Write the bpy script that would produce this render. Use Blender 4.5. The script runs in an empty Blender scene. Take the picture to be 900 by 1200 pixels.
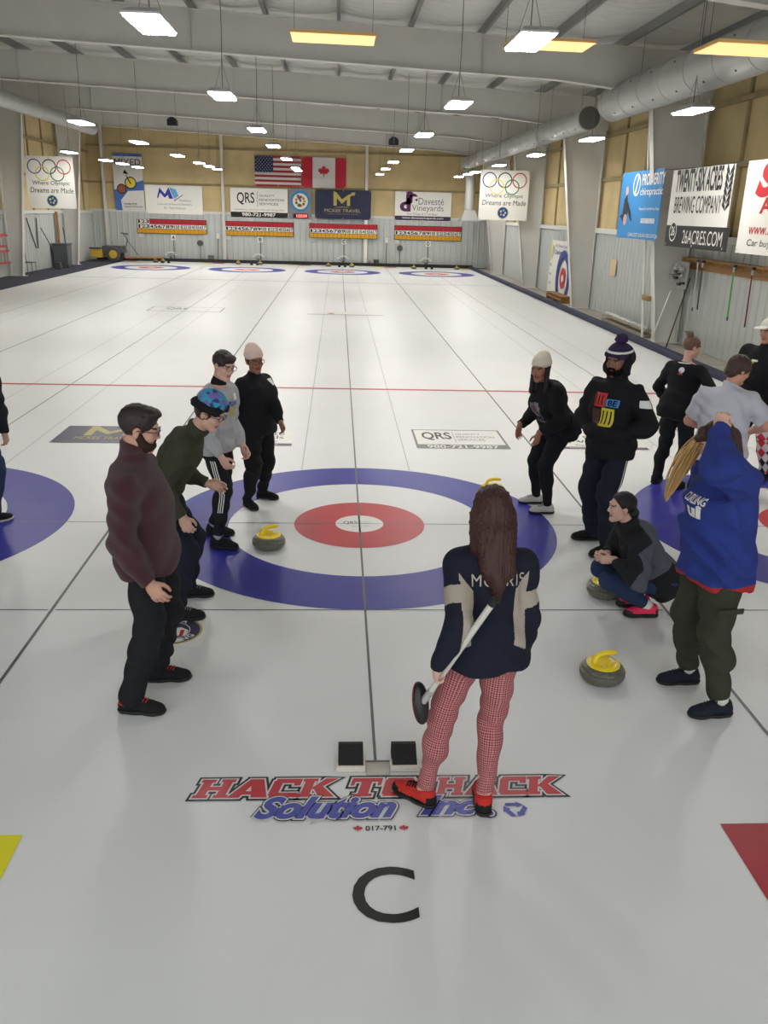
import bpy, math, random
import numpy as np
from mathutils import Vector, Matrix
from mathutils.bvhtree import BVHTree

random.seed(7)
PI = math.pi
SC = bpy.context.scene
COL = SC.collection

# ---------------------------------------------------------------- camera
CAM_X, CAM_Y, CAM_Z = -0.2183, -7.4734, 2.7707
YAW, PITCH, ROLL, FPX = -0.05974, 0.34038, 0.02719, 992.88
cf = Vector((-math.sin(YAW) * math.cos(PITCH), math.cos(YAW) * math.cos(PITCH), -math.sin(PITCH)))
cr = Vector((math.cos(YAW), math.sin(YAW), 0))
cu = cr.cross(cf)
cr2 = cr * math.cos(ROLL) + cu * math.sin(ROLL)
cu2 = cu * math.cos(ROLL) - cr * math.sin(ROLL)
cam_data = bpy.data.cameras.new('camera')
cam = bpy.data.objects.new('camera', cam_data)
COL.objects.link(cam)
m = Matrix((cr2, cu2, -cf)).transposed().to_4x4()
m.translation = Vector((CAM_X, CAM_Y, CAM_Z))
cam.matrix_world = m
cam_data.sensor_fit = 'VERTICAL'
cam_data.sensor_height = 36.0
cam_data.sensor_width = 27.0
cam_data.lens = 36.0 * FPX / 1200.0
cam_data.clip_start = 0.05
cam_data.clip_end = 200
SC.camera = cam

# ---------------------------------------------------------------- world, exposure
world = bpy.data.worlds.new('world')
SC.world = world
world.use_nodes = True
world.node_tree.nodes['Background'].inputs[0].default_value = (0.78, 0.81, 0.84, 1)
world.node_tree.nodes['Background'].inputs[1].default_value = 1.85
SC.view_settings.view_transform = 'Standard'
SC.view_settings.look = 'None'
SC.view_settings.exposure = 0.0
SC.view_settings.gamma = 1.0
SC.view_settings.use_curve_mapping = False
try:
    SC.cycles.use_denoising = True
    SC.cycles.use_light_tree = True
    SC.cycles.max_bounces = 6
    SC.cycles.diffuse_bounces = 3
    SC.cycles.glossy_bounces = 3
    SC.cycles.sample_clamp_indirect = 6
except Exception:
    pass
LAMP_POWER = 66.0          # strength of the tube lamps' diffusers

# ---------------------------------------------------------------- materials
MATS = {}
def mat(name, col=(0.8, 0.8, 0.8), rough=0.6, metal=0.0, spec=0.5, emit=None, estr=0.0, bump=0.0, bscale=60.0, vary=0.0, vscale=4.0, sheen=0.0, stretch=(1, 1, 1), coat=0.0):
    if name in MATS:
        return MATS[name]
    mt = bpy.data.materials.new(name)
    mt.use_nodes = True
    nt = mt.node_tree
    b = nt.nodes['Principled BSDF']
    b.inputs['Base Color'].default_value = (*col, 1)
    b.inputs['Roughness'].default_value = rough
    b.inputs['Metallic'].default_value = metal
    b.inputs['Specular IOR Level'].default_value = spec
    if sheen:
        b.inputs['Sheen Weight'].default_value = sheen
    if coat:
        b.inputs['Coat Weight'].default_value = coat
    if emit:
        b.inputs['Emission Color'].default_value = (*emit, 1)
        b.inputs['Emission Strength'].default_value = estr
    if bump or vary:
        tc = nt.nodes.new('ShaderNodeTexCoord')
        mp = nt.nodes.new('ShaderNodeMapping')
        mp.inputs['Scale'].default_value = stretch
        nt.links.new(tc.outputs['Object'], mp.inputs[0])
    if bump:
        n = nt.nodes.new('ShaderNodeTexNoise')
        n.inputs['Scale'].default_value = bscale
        n.inputs['Detail'].default_value = 4
        nt.links.new(mp.outputs[0], n.inputs['Vector'])
        bp = nt.nodes.new('ShaderNodeBump')
        bp.inputs['Strength'].default_value = bump
        bp.inputs['Distance'].default_value = 0.01
        nt.links.new(n.outputs[0], bp.inputs['Height'])
        nt.links.new(bp.outputs[0], b.inputs['Normal'])
    if vary:
        n2 = nt.nodes.new('ShaderNodeTexNoise')
        n2.inputs['Scale'].default_value = vscale
        n2.inputs['Detail'].default_value = 5
        nt.links.new(mp.outputs[0], n2.inputs['Vector'])
        rp = nt.nodes.new('ShaderNodeValToRGB')
        rp.color_ramp.elements[0].position = 0.3
        rp.color_ramp.elements[1].position = 0.7
        rp.color_ramp.elements[0].color = (*[c * (1 - vary) for c in col], 1)
        rp.color_ramp.elements[1].color = (*[min(1, c * (1 + vary)) for c in col], 1)
        nt.links.new(n2.outputs[0], rp.inputs[0])
        nt.links.new(rp.outputs[0], b.inputs['Base Color'])
    MATS[name] = mt
    return mt

def S(r, g, b):          # sRGB 0..255 to linear
    f = lambda c: (c / 255) / 12.92 if c / 255 <= 0.04045 else ((c / 255 + 0.055) / 1.055) ** 2.4
    return (f(r), f(g), f(b))

def wave_bump(mt, axis, scale, strength, dist=0.02, prof='SIN'):
    nt = mt.node_tree
    b = nt.nodes['Principled BSDF']
    tc = nt.nodes.new('ShaderNodeTexCoord')
    w = nt.nodes.new('ShaderNodeTexWave')
    w.bands_direction = axis
    w.wave_profile = prof
    w.inputs['Scale'].default_value = scale
    nt.links.new(tc.outputs['Object'], w.inputs['Vector'])
    bp = nt.nodes.new('ShaderNodeBump')
    bp.inputs['Strength'].default_value = strength
    bp.inputs['Distance'].default_value = dist
    nt.links.new(w.outputs[1] if len(w.outputs) > 1 else w.outputs[0], bp.inputs['Height'])
    nt.links.new(bp.outputs[0], b.inputs['Normal'])

# ---------------------------------------------------------------- mesh helpers
def V3(*a):
    return np.array(a, float)
def unit(v):
    v = np.asarray(v, float)
    return v / (np.linalg.norm(v) + 1e-12)

class MB:
    """collects polygons in world coordinates and links them as one mesh object"""
    def __init__(s):
        s.v = []; s.f = []; s.mi = []
    def add(s, vs, fs, mi=0):
        o = len(s.v)
        s.v.extend([tuple(float(c) for c in p) for p in vs])
        for f in fs:
            s.f.append([o + i for i in f]); s.mi.append(mi)
        return s
    def box(s, c, size, R=None, mi=0, taper=1.0):
        hx, hy, hz = [q / 2 for q in size]
        pts = [(-hx, -hy, -hz), (hx, -hy, -hz), (hx, hy, -hz), (-hx, hy, -hz), (-hx * taper, -hy * taper, hz), (hx * taper, -hy * taper, hz), (hx * taper, hy * taper, hz), (-hx * taper, hy * taper, hz)]
        pts = np.array(pts)
        if R is not None:
            pts = pts @ np.array(R).T
        pts = pts + np.array(c)
        return s.add(pts, [(3, 2, 1, 0), (4, 5, 6, 7), (0, 1, 5, 4), (1, 2, 6, 5), (2, 3, 7, 6), (3, 0, 4, 7)], mi)
    def span(s, a, b, mi=0):
        a = np.array(a, float); b = np.array(b, float)
        return s.box((a + b) / 2, np.abs(b - a), mi=mi)
    def bar(s, a, b, w, h, up=(0, 0, 1), mi=0):
        a = np.array(a, float); b = np.array(b, float)
        d = b - a; L = np.linalg.norm(d); d = d / L
        x = np.cross(np.array(up, float), d)
        if np.linalg.norm(x) < 1e-6: x = np.cross((1, 0, 0), d)
        x = unit(x); z = np.cross(d, x)
        return s.box((a + b) / 2, (w, L, h), np.array([x, d, z]).T, mi)
    def tube(s, pts, r, n=10, mi=0, caps=True):
        pts = [np.array(p, float) for p in pts]
        if np.isscalar(r): r = [r] * len(pts)
        rings = []; prev = None
        for i, p in enumerate(pts):
            d = unit(pts[min(i + 1, len(pts) - 1)] - pts[max(i - 1, 0)])
            if prev is None:
                x = np.cross(d, (0, 0, 1))
                if np.linalg.norm(x) < 1e-3: x = np.cross(d, (1, 0, 0))
            else:
                x = prev - d * np.dot(prev, d)
            x = unit(x); prev = x; y = np.cross(d, x)
            rings.append([p + r[i] * (math.cos(2 * PI * k / n) * x + math.sin(2 * PI * k / n) * y) for k in range(n)])
        vs = [q for rg in rings for q in rg]; fs = []
        for i in range(len(pts) - 1):
            for k in range(n):
                a = i * n + k; b2 = i * n + (k + 1) % n
                fs.append((a, b2, b2 + n, a + n))
        if caps:
            fs.append(tuple(range(n - 1, -1, -1))); fs.append(tuple(range((len(pts) - 1) * n, len(pts) * n)))
        return s.add(vs, fs, mi)
    def lathe(s, prof, c, n=32, mi=0, R=None):
        vs = []; fs = []
        for (r, z) in prof:
            for k in range(n):
                vs.append((r * math.cos(2 * PI * k / n), r * math.sin(2 * PI * k / n), z))
        vs = np.array(vs)
        if R is not None: vs = vs @ np.array(R).T
        vs = vs + np.array(c)
        for i in range(len(prof) - 1):
            for k in range(n):
                a = i * n + k; b2 = i * n + (k + 1) % n
                fs.append((a, b2, b2 + n, a + n))
        fs.append(tuple(range(n - 1, -1, -1))); fs.append(tuple(range((len(prof) - 1) * n, len(prof) * n)))
        return s.add(vs, fs, mi)
    def prism(s, pts2, O, U, Vv, depth, mi=0):
        """outline pts2 in plane (U,V) at O, extruded by depth along UxV"""
        O = np.array(O, float); U = np.array(U, float); Vv = np.array(Vv, float); N = unit(np.cross(U, Vv)) * depth
        n = len(pts2)
        a = [O + U * x + Vv * y for x, y in pts2]
        b = [p + N for p in a]
        fs = [tuple(range(n))[::-1], tuple(range(n, 2 * n))]
        for k in range(n):
            fs.append((k, (k + 1) % n, n + (k + 1) % n, n + k))
        return s.add(a + b, fs, mi)
    def ring(s, c, r0, r1, U=(1, 0, 0), Vv=(0, 1, 0), n=64, mi=0, a0=0.0, a1=2 * PI):
        c = np.array(c, float); U = np.array(U, float); Vv = np.array(Vv, float)
        vs = []; fs = []
        for k in range(n + 1):
            t = a0 + (a1 - a0) * k / n
            d = U * math.cos(t) + Vv * math.sin(t)
            vs.append(c + d * r0); vs.append(c + d * r1)
        for k in range(n):
            fs.append((2 * k, 2 * k + 1, 2 * k + 3, 2 * k + 2))
        return s.add(vs, fs, mi)
    def disc(s, c, r, U=(1, 0, 0), Vv=(0, 1, 0), n=48, mi=0, ry=None):
        c = np.array(c, float); U = np.array(U, float); Vv = np.array(Vv, float); ry = ry or r
        return s.add([c + U * r * math.cos(2 * PI * k / n) + Vv * ry * math.sin(2 * PI * k / n) for k in range(n)], [tuple(range(n))], mi)
    def quad(s, O, U, Vv, x0, y0, x1, y1, mi=0):
        O = np.array(O, float); U = np.array(U, float); Vv = np.array(Vv, float)
        return s.add([O + U * x + Vv * y for x, y in ((x0, y0), (x1, y0), (x1, y1), (x0, y1))], [(0, 1, 2, 3)], mi)
    def poly(s, pts2, O, U, Vv, mi=0):
        O = np.array(O, float); U = np.array(U, float); Vv = np.array(Vv, float)
        return s.add([O + U * x + Vv * y for x, y in pts2], [tuple(range(len(pts2)))], mi)
    def build(s, name, mats, parent=None, origin=None, smooth=False, bevel=0.0, kind=None):
        if not isinstance(mats, (list, tuple)): mats = [mats]
        me = bpy.data.meshes.new(name)
        o = bpy.data.objects.new(name, me)
        COL.objects.link(o)
        base = np.zeros(3)
        if parent is not None:
            base = np.array(wloc(parent))
        if origin is not None and parent is None:
            base = np.array(origin, float); o.location = base
        vs = (np.array(s.v) - base)
        me.from_pydata([tuple(p) for p in vs], [], s.f)
        for q in mats: me.materials.append(q)
        me.polygons.foreach_set('material_index', s.mi)
        if smooth:
            me.polygons.foreach_set('use_smooth', [True] * len(s.f))
            if smooth != 'all':
                try: me.set_sharp_from_angle(angle=math.radians(42))
                except Exception: pass
        me.update()
        if parent is not None: o.parent = parent
        if bevel:
            bv = o.modifiers.new('bevel', 'BEVEL'); bv.width = bevel; bv.segments = 2; bv.limit_method = 'ANGLE'
        if kind: o['kind'] = kind
        return o

def wloc(o):
    p = Vector((0, 0, 0))
    while o is not None:
        p += o.location; o = o.parent
    return tuple(p)

def tag(o, label, cat, group=None):
    o['label'] = label; o['category'] = cat
    if group: o['group'] = group
    return o
def empty(name, loc, label, cat, group=None):
    o = bpy.data.objects.new(name, None); COL.objects.link(o); o.location = loc
    o.empty_display_size = 0.1
    return tag(o, label, cat, group)
def copy_tree(o, parent=None):
    c = o.copy(); COL.objects.link(c)
    if parent is not None: c.parent = parent
    for ch in list(o.children): copy_tree(ch, c)
    return c

# text as flat mesh, fitted in a box; returns verts (n,2) and faces
_TX = {}
def text2d(txt, bold=0.0, shear=0.0, space=1.0):
    if 'M' in txt: bold = 0.0
    key = (txt, bold, shear, space)
    if key in _TX: return _TX[key]
    cu_ = bpy.data.curves.new('text', 'FONT')
    cu_.body = txt; cu_.size = 1.0; cu_.offset = bold; cu_.shear = shear; cu_.space_character = space
    cu_.resolution_u = 5; cu_.fill_mode = 'BOTH' if hasattr(cu_, 'fill_mode') else None
    ob = bpy.data.objects.new('text', cu_)
    me = bpy.data.meshes.new_from_object(ob)
    v = np.array([(p.co.x, p.co.y) for p in me.vertices]).reshape(-1, 2)
    f = [tuple(p.vertices) for p in me.polygons]
    bpy.data.meshes.remove(me); bpy.data.objects.remove(ob); bpy.data.curves.remove(cu_)
    _TX[key] = (v, f)
    return _TX[key]
def text_into(mb, txt, O, U, Vv, x0, y0, x1, y1, bold=0.0, shear=0.0, mi=0, keep=False, ref=0.0, space=1.0):
    """fit text into the rectangle x0..x1,y0..y1 of plane (O,U,V)"""
    v, f = text2d(txt, bold, shear, space)
    if len(v) == 0: return
    v0, _ = text2d(txt, ref, shear, space)
    lo, hi = v0.min(0), v0.max(0)
    sx = (x1 - x0) / (hi[0] - lo[0]); sy = (y1 - y0) / (hi[1] - lo[1])
    if keep: sx = sy = min(sx, sy)
    cx, cy = (x0 + x1) / 2, (y0 + y1) / 2
    mid = (lo + hi) / 2
    q = (v - mid) * [sx, sy] + [cx, cy]
    O = np.array(O, float); U = np.array(U, float); Vv = np.array(Vv, float)
    mb.add([O + U * a + Vv * b for a, b in q], f, mi)

LEAF = [(0, 1), (.13, .72), (.3, .8), (.24, .42), (.45, .62), (.53, .47), (.8, .52), (.72, .3), (.88, .2), (.5, -.1), (.54, -.24), (.06, -.18), (.08, -.6), (-.08, -.6), (-.06, -.18), (-.54, -.24), (-.5, -.1), (-.88, .2), (-.72, .3), (-.8, .52), (-.53, .47), (-.45, .62), (-.24, .42), (-.3, .8), (-.13, .72)]
# ================================================================ THE HALL
XL, XR, YF, YN = -13.2, 7.95, 40.4, -9.5
def roof_z(x): return 6.46 - 0.0417 * x
FRAMES = [-2.6, 5.0, 12.6, 20.2, 27.9, 35.4]

# ice: white paint under pebbled ice
ice = mat('ice_white', S(226, 227, 222), 0.32, spec=0.3)
nt = ice.node_tree; b = nt.nodes['Principled BSDF']
tc = nt.nodes.new('ShaderNodeTexCoord')
n1 = nt.nodes.new('ShaderNodeTexNoise'); n1.inputs['Scale'].default_value = 0.55; n1.inputs['Detail'].default_value = 8; n1.inputs['Roughness'].default_value = 0.6
mp = nt.nodes.new('ShaderNodeMapping'); mp.inputs['Scale'].default_value = (1, 2.2, 1)
nt.links.new(tc.outputs['Object'], mp.inputs[0]); nt.links.new(mp.outputs[0], n1.inputs['Vector'])
rp = nt.nodes.new('ShaderNodeValToRGB')
rp.color_ramp.elements[0].position = 0.2; rp.color_ramp.elements[0].color = (*S(226, 227, 225), 1)
rp.color_ramp.elements[1].position = 0.8; rp.color_ramp.elements[1].color = (*S(231, 232, 230), 1)
nt.links.new(n1.outputs[0], rp.inputs[0]); nt.links.new(rp.outputs[0], b.inputs['Base Color'])
def pebble(mt, rough=(0.34, 0.42)):
    nt = mt.node_tree; b = nt.nodes['Principled BSDF']
    tc = nt.nodes.new('ShaderNodeTexCoord')
    n2 = nt.nodes.new('ShaderNodeTexNoise'); n2.inputs['Scale'].default_value = 120; n2.inputs['Detail'].default_value = 3
    nt.links.new(tc.outputs['Object'], n2.inputs['Vector'])
    bp = nt.nodes.new('ShaderNodeBump'); bp.inputs['Strength'].default_value = 0.16; bp.inputs['Distance'].default_value = 0.004
    nt.links.new(n2.outputs[0], bp.inputs['Height']); nt.links.new(bp.outputs[0], b.inputs['Normal'])
    n3 = nt.nodes.new('ShaderNodeTexNoise'); n3.inputs['Scale'].default_value = 2.2; n3.inputs['Detail'].default_value = 6
    nt.links.new(tc.outputs['Object'], n3.inputs['Vector'])
    mr = nt.nodes.new('ShaderNodeMapRange'); mr.inputs[1].default_value = 0.2; mr.inputs[2].default_value = 0.8
    mr.inputs[3].default_value = rough[0]; mr.inputs[4].default_value = rough[1]
    nt.links.new(n3.outputs[0], mr.inputs[0]); nt.links.new(mr.outputs[0], b.inputs['Roughness'])
pebble(ice)
def icemat(name, col, vary=0.02):
    m_ = mat(name, col, 0.35, spec=0.3, vary=vary, vscale=9.0)
    pebble(m_); return m_
I_BLUE = icemat('ice_paint_blue', S(50, 50, 148)); I_RED = icemat('ice_paint_red', S(190, 54, 60))
I_WHITE = icemat('ice_paint_white', S(233, 232, 226), 0.02); I_BLACK = icemat('ice_paint_black', S(45, 45, 46))
I_LINE = icemat('ice_line_grey', S(98, 98, 98)); I_FAINT = icemat('ice_line_faint', S(172, 172, 170)); I_REDLN = icemat('ice_line_red', S(188, 60, 72))
I_NAVY = icemat('ice_logo_navy', S(66, 66, 88)); I_GOLD = icemat('ice_logo_gold', S(178, 166, 92)); I_GREY = icemat('ice_logo_grey', S(120, 120, 118))
I_YEL = icemat('ice_patch_yellow', S(232, 222, 40)); I_DRED = icemat('ice_patch_red', S(170, 40, 50)); I_PURP = icemat('ice_logo_purple', S(86, 74, 92))
I_SCRIPT = icemat('ice_script_blue', S(84, 88, 168)); I_HALO = icemat('ice_halo', S(214, 214, 214)); I_LRED = icemat('ice_letter_red', S(196, 66, 72))

floor = MB().span((XL - 0.3, YN, -0.3), (XR + 0.3, YF + 0.3, -0.004)).build('floor', mat('floor_concrete', S(150, 146, 134), 0.7, vary=0.12, vscale=3), kind='structure')
SPC = 4.53
LEFT_ICE, RIGHT_ICE = -11.38, 6.80
sheet = MB()
nx, ny = 24, 60
xs = np.linspace(LEFT_ICE, RIGHT_ICE, nx); ys = np.linspace(-6.3, 39.75, ny)
sheet.add([(x, y, 0.0) for y in ys for x in xs], [(j * nx + i, j * nx + i + 1, (j + 1) * nx + i + 1, (j + 1) * nx + i) for j in range(ny - 1) for i in range(nx - 1)])
ice_o = sheet.build('ice_surface', ice, floor)
ice_o['label'] = 'white pebbled ice surface'

def G(name, mb, mats, label=None):
    o = mb.build(name, mats, floor)
    if label: o['label'] = label
    return o
Z1, Z2, Z3, Z4, Z5 = 0.0012, 0.0020, 0.0028, 0.0036, 0.0044
def house(cx, cy, far=False):
    mb = MB()
    n = 96
    mb.ring((cx, cy, Z1), 1.219, 1.829, n=n, mi=0)
    mb.ring((cx, cy, Z1), 0.19, 0.61, n=n, mi=1)
    mb.disc((cx, cy, Z2), 0.225, mi=2)
    G('house_ring', mb, [I_BLUE, I_RED, I_WHITE])
for k in (-2, -1, 0, 1):
    house(k * SPC, 34.747, True)
for k in (-2, -1, 0, 1):
    house(k * SPC, 0.0)

def strip(mb, x0, y0, x1, y1, z, mi=0):
    mb.add([(x0, y0, z), (x1, y0, z), (x1, y1, z), (x0, y1, z)], [(0, 1, 2, 3)], mi)
mb = MB()
for k in (-2, -1, 0, 1):
    strip(mb, k * SPC - 0.008, -3.66, k * SPC + 0.008, 38.5, Z2)
    for s_ in (-1, 1):
        strip(mb, k * SPC + s_ * 0.61 - 0.005, 1.75, k * SPC + s_ * 0.61 + 0.005, 33.0, Z2, 1)
    for cy in (0, 34.747):
        d = -1.829 if cy == 0 else 1.829
        strip(mb, k * SPC - 2.24, cy - 0.006, k * SPC + 2.24, cy + 0.006, Z2)
        strip(mb, k * SPC - 2.24, cy + d - 0.006, k * SPC + 2.24, cy + d + 0.006, Z2)
G('centre_and_tee_line', mb, [I_LINE, I_FAINT])
mb = MB()
for k in (-1.5, -0.5, 0.5):
    strip(mb, k * SPC - 0.011, -6, k * SPC + 0.011, 39.6, Z2)
G('sheet_divider_line', mb, [I_LINE])
mb = MB(); strip(mb, LEFT_ICE, 6.4 - 0.05, RIGHT_ICE, 6.4 + 0.05, Z3); G('hog_line', mb, [I_REDLN])
mb = MB(); strip(mb, LEFT_ICE, 28.35 - 0.05, RIGHT_ICE, 28.35 + 0.05, Z3); G('hog_line', mb, [icemat('ice_line_bluegrey', S(138, 140, 158))])

EX, EY = (1, 0, 0), (0, 1, 0)
def ice_logo_rect(x0, y0, x1, y1, kind):
    mb = MB(); w, h = x1 - x0, y1 - y0
    O = (x0, y0, Z3); P2 = (x0, y0, Z4); P3 = (x0, y0, Z5)
    if kind == 'qrs':
        mb.quad(O, EX, EY, 0, 0, w, h, 3)
        mb.quad(P2, EX, EY, 0.03, h * .2, w - .03, h - 0.035, 1)
        text_into(mb, 'QRS', P3, EX, EY, w * .1, h * .42, w * .42, h * .84, 0.02, mi=2)
        mb.quad(P3, EX, EY, w * .45, h * .32, w * .455, h * .88, 3)
        for j, t in enumerate(('QUALITY', 'RENOVATION', 'SERVICES')):
            text_into(mb, t, P3, EX, EY, w * .48, h * (.70 - .15 * j), w * (.76, .9, .78)[j], h * (.8 - .15 * j), mi=3)
        text_into(mb, '980-721-9987', P2, EX, EY, w * .12, h * .03, w * .88, h * .17, 0.02, mi=1)
    elif kind == 'mck':
        mb.quad(O, EX, EY, 0, 0, w, h, 0)
        gx, gy, s_ = w * .5, h * .42, h * .55
        mb.poly([(gx - s_ * .6, gy), (gx - s_ * .6, gy + s_), (gx - s_ * .42, gy + s_), (gx, gy + s_ * .45), (gx + s_ * .45, gy + s_ * .95), (gx + s_ * .8, gy + s_), (gx + s_ * .6, gy + s_ * .62), (gx + s_ * .6, gy), (gx + s_ * .42, gy), (gx + s_ * .42, gy + s_ * .6), (gx, gy + s_ * .15), (gx - s_ * .4, gy + s_ * .6), (gx - s_ * .4, gy)], P2, EX, EY, 4)
        text_into(mb, 'MCKEE TRAVEL', P2, EX, EY, w * .2, h * .2, w * .8, h * .36, 0.01, mi=4)
        text_into(mb, '704-000-0000   www', P2, EX, EY, w * .1, h * .05, w * .7, h * .1, mi=3) if False else None
        mb.quad(P2, EX, EY, w * .06, h * .07, w * .94, h * .09, 3)
    elif kind == 'dav':
        mb.quad(O, EX, EY, 0, 0, w, h, 1)
        mb.quad(P2, EX, EY, 0, 0, w, h * .14, 5)
        text_into(mb, 'Davesté', P2, EX, EY, w * .42, h * .6, w * .9, h * .85, mi=2)
        text_into(mb, 'Vineyards', P2, EX, EY, w * .3, h * .34, w * .9, h * .58, mi=2)
        text_into(mb, 'de', P2, EX, EY, w * .12, h * .4, w * .32, h * .85, 0.05, mi=5)
        text_into(mb, 'Fine Wines & Craft Beer', P2, EX, EY, w * .25, h * .2, w * .85, h * .3, mi=2)
        text_into(mb, 'www.davestevineyards.com', P3, EX, EY, w * .15, h * .03, w * .85, h * .11, mi=1)
    G('sponsor_logo', mb, [I_NAVY, I_WHITE, I_BLACK, I_GREY, I_GOLD, I_PURP], {'qrs': 'white ice logo with grey border', 'mck': 'navy ice logo with gold letter', 'dav': 'white ice logo with purple strip'}[kind])
ice_logo_rect(0.783, 2.72, 1.97, 3.68, 'qrs')
ice_logo_rect(-3.74, 2.79, -2.55, 3.65, 'mck')
ice_logo_rect(-1.97, 2.75, -0.78, 3.62, 'dav')
ice_logo_rect(2.56, 2.76, 3.76, 3.55, 'dav')
def frame_logo(x0, y0, x1, y1, txt):
    mb = MB(); w, h = x1 - x0, y1 - y0
    for a in ((0, 0, w, .05), (0, h - .03, w, h), (0, 0, .03, h), (w - .03, 0, w, h)):
        mb.quad((x0, y0, Z3), EX, EY, *a, mi=0)
    text_into(mb, txt, (x0, y0, Z3), EX, EY, w * .22, h * .35, w * .5, h * .8, 0.01, mi=0)
    G('sponsor_logo', mb, [I_GREY, I_WHITE], 'thin outlined logo frame at mid ice')
frame_logo(-5.56, 17.0, -3.5, 18.1, 'QRS')
frame_logo(-1.08, 16.95, 1.09, 17.25, '')if False else None
mb = MB(); mb.quad((-1.08, 16.93, Z3), EX, EY, 0, 0, 2.17, 0.07, 0); mb.quad((-1.08, 17.05, Z3), EX, EY, 0.0, 0, 2.17, 0.6, 1)
text_into(mb, 'Hack to Hack', (-1.08, 17.1, Z4), EX, EY, .35, .05, 1.0, .45, mi=0) if False else None
mb.poly([(x * .13 + .68, y * .17 + .2) for x, y in LEAF], (-1.08, 17.0, Z4), EX, EY, 2)
G('sponsor_logo', mb, [I_GREY, I_WHITE, I_RED], 'white strip with grey edge at mid ice')
# button lettering
mb = MB(); text_into(mb, 'QRS', (0, 0, Z3), EX, EY, -.15, -.02, -.02, .06, 0.02, mi=0)
for j, t in enumerate(('QUALITY', 'RENOVATION', 'SERVICES')):
    text_into(mb, t, (0, 0, Z3), EX, EY, .0, .04 - .027 * j, .12, .055 - .027 * j, mi=1)
text_into(mb, '980-721-9987', (0, 0, Z3), EX, EY, -.08, -.085, .1, -.055, mi=1)
G('button_lettering', mb, [I_GREY, I_FAINT])
# national curling roundel
mb = MB(); c = (-1.34, -2.16)
mb.quad((c[0], c[1], Z3), EX, EY, -.23, -.23, .23, .23, 0)
mb.ring((c[0], c[1], Z4), .185, .2, mi=3); mb.disc((c[0], c[1], Z4), .185, mi=1)
mb.ring((c[0], c[1], Z5), .112, .118, mi=0)
for k in range(-3, 4, 2):
    mb.quad((c[0] + k * .026, c[1], Z5), EX, EY, -.026, -.075, 0, .012, 2 if k % 4 else 2)
    mb.quad((c[0] + k * .026, c[1], Z5), EX, EY, 0, -.075, .026, .012, 0)
mb.poly([(-.1, .01), (.1, .01), (.05, .05), (.0, .035), (-.05, .06)], (c[0], c[1], Z5), EX, EY, 0)
for txt, a0 in (('USA', PI / 2 + .5), ('CURLING', -PI / 2 - .85)):
    n = len(txt)
    for i, ch in enumerate(txt):
        if txt == 'USA': a = PI / 2 + .42 - .42 * i; U_ = np.array([math.sin(a), -math.cos(a), 0]); V_ = np.array([math.cos(a), math.sin(a), 0])
        else: a = -PI / 2 - 1.05 + .35 * i; U_ = np.array([-math.sin(a), math.cos(a), 0]); V_ = -np.array([math.cos(a), math.sin(a), 0])
        O_ = np.array([c[0] + .15 * math.cos(a), c[1] + .15 * math.sin(a), Z5])
        text_into(mb, ch, O_, U_, V_, -.02, -.022, .02, .022, 0.03, mi=0)
G('roundel_logo', mb, [I_WHITE, I_NAVY, I_RED, I_GOLD], 'navy round curling logo on a white square')
# sheet letter
mb = MB(); text_into(mb, 'C', (0, -4.59, Z3), EX, EY, -.138, -.160, .142, .160, 0.008, ref=0.008); G('sheet_letter', mb, [I_BLACK], 'large black letter C')
# corner patches
mb = MB(); mb.quad((0, 0, Z3), EX, EY, -2.22, -4.85, -1.66, -4.19); G('corner_patch', mb, [I_YEL], 'yellow patch')
mb = MB(); mb.quad((0, 0, Z3), EX, EY, 1.66, -4.85, 2.22, -4.18); G('corner_patch', mb, [I_DRED], 'dark red patch')
for k in (-2, -1, 0, 1):
    for s_ in (-1, 1):
        x0 = k * SPC + s_ * 1.95
        mb = MB(); mb.quad((0, 0, Z3), EX, EY, x0 - .29, 38.9, x0 + .29, 39.6)
        G('corner_patch', mb, [I_YEL if s_ > 0 else I_DRED], 'yellow patch' if s_ > 0 else 'dark red patch')
# big near logo
GLY = {'H': [(0, 0, .42, .16), (0, .84, .42, 1), (.08, 0, .34, 1), (.58, 0, 1, .16), (.58, .84, 1, 1), (.66, 0, .92, 1), (.3, .4, .7, .6)],
       'A': [[(0, 0), (.3, 0), (.56, 1), (.36, 1)], [(.6, 0), (1, 0), (.7, 1), (.38, 1)], (.2, .16, .8, .34)],
       'C': [(0, .1, .32, .9), (.06, .76, .95, 1), (.06, 0, 1, .24), (.72, .62, .95, 1)],
       'K': [(0, 0, .42, .16), (0, .84, .42, 1), (.08, 0, .34, 1), [(.3, .42), (.5, .42), (.98, 1), (.62, 1)], [(.62, 0), (1.05, 0), (.6, .6), (.34, .55)]],
       'T': [(0, .78, 1, 1), (.33, 0, .67, 1), (0, .58, .12, 1), (.88, .58, 1, 1), (.2, 0, .8, .14)],
       'O': [(0, .1, .3, .9), (.7, .1, 1, .9), (.06, .76, .94, 1), (.06, 0, .94, .24)]}
def grow(p, e):
    p = np.array(p, float); n = len(p); out = []
    for i in range(n):
        a = p[i] - p[i - 1]; b = p[(i + 1) % n] - p[i]
        na = np.array([a[1], -a[0]]) / np.linalg.norm(a); nb = np.array([b[1], -b[0]]) / np.linalg.norm(b)
        m_ = na + nb; m_ /= max(np.dot(m_, na), .35)
        out.append(p[i] + m_ * e)
    return out
mb = MB(); SH = .26
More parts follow.
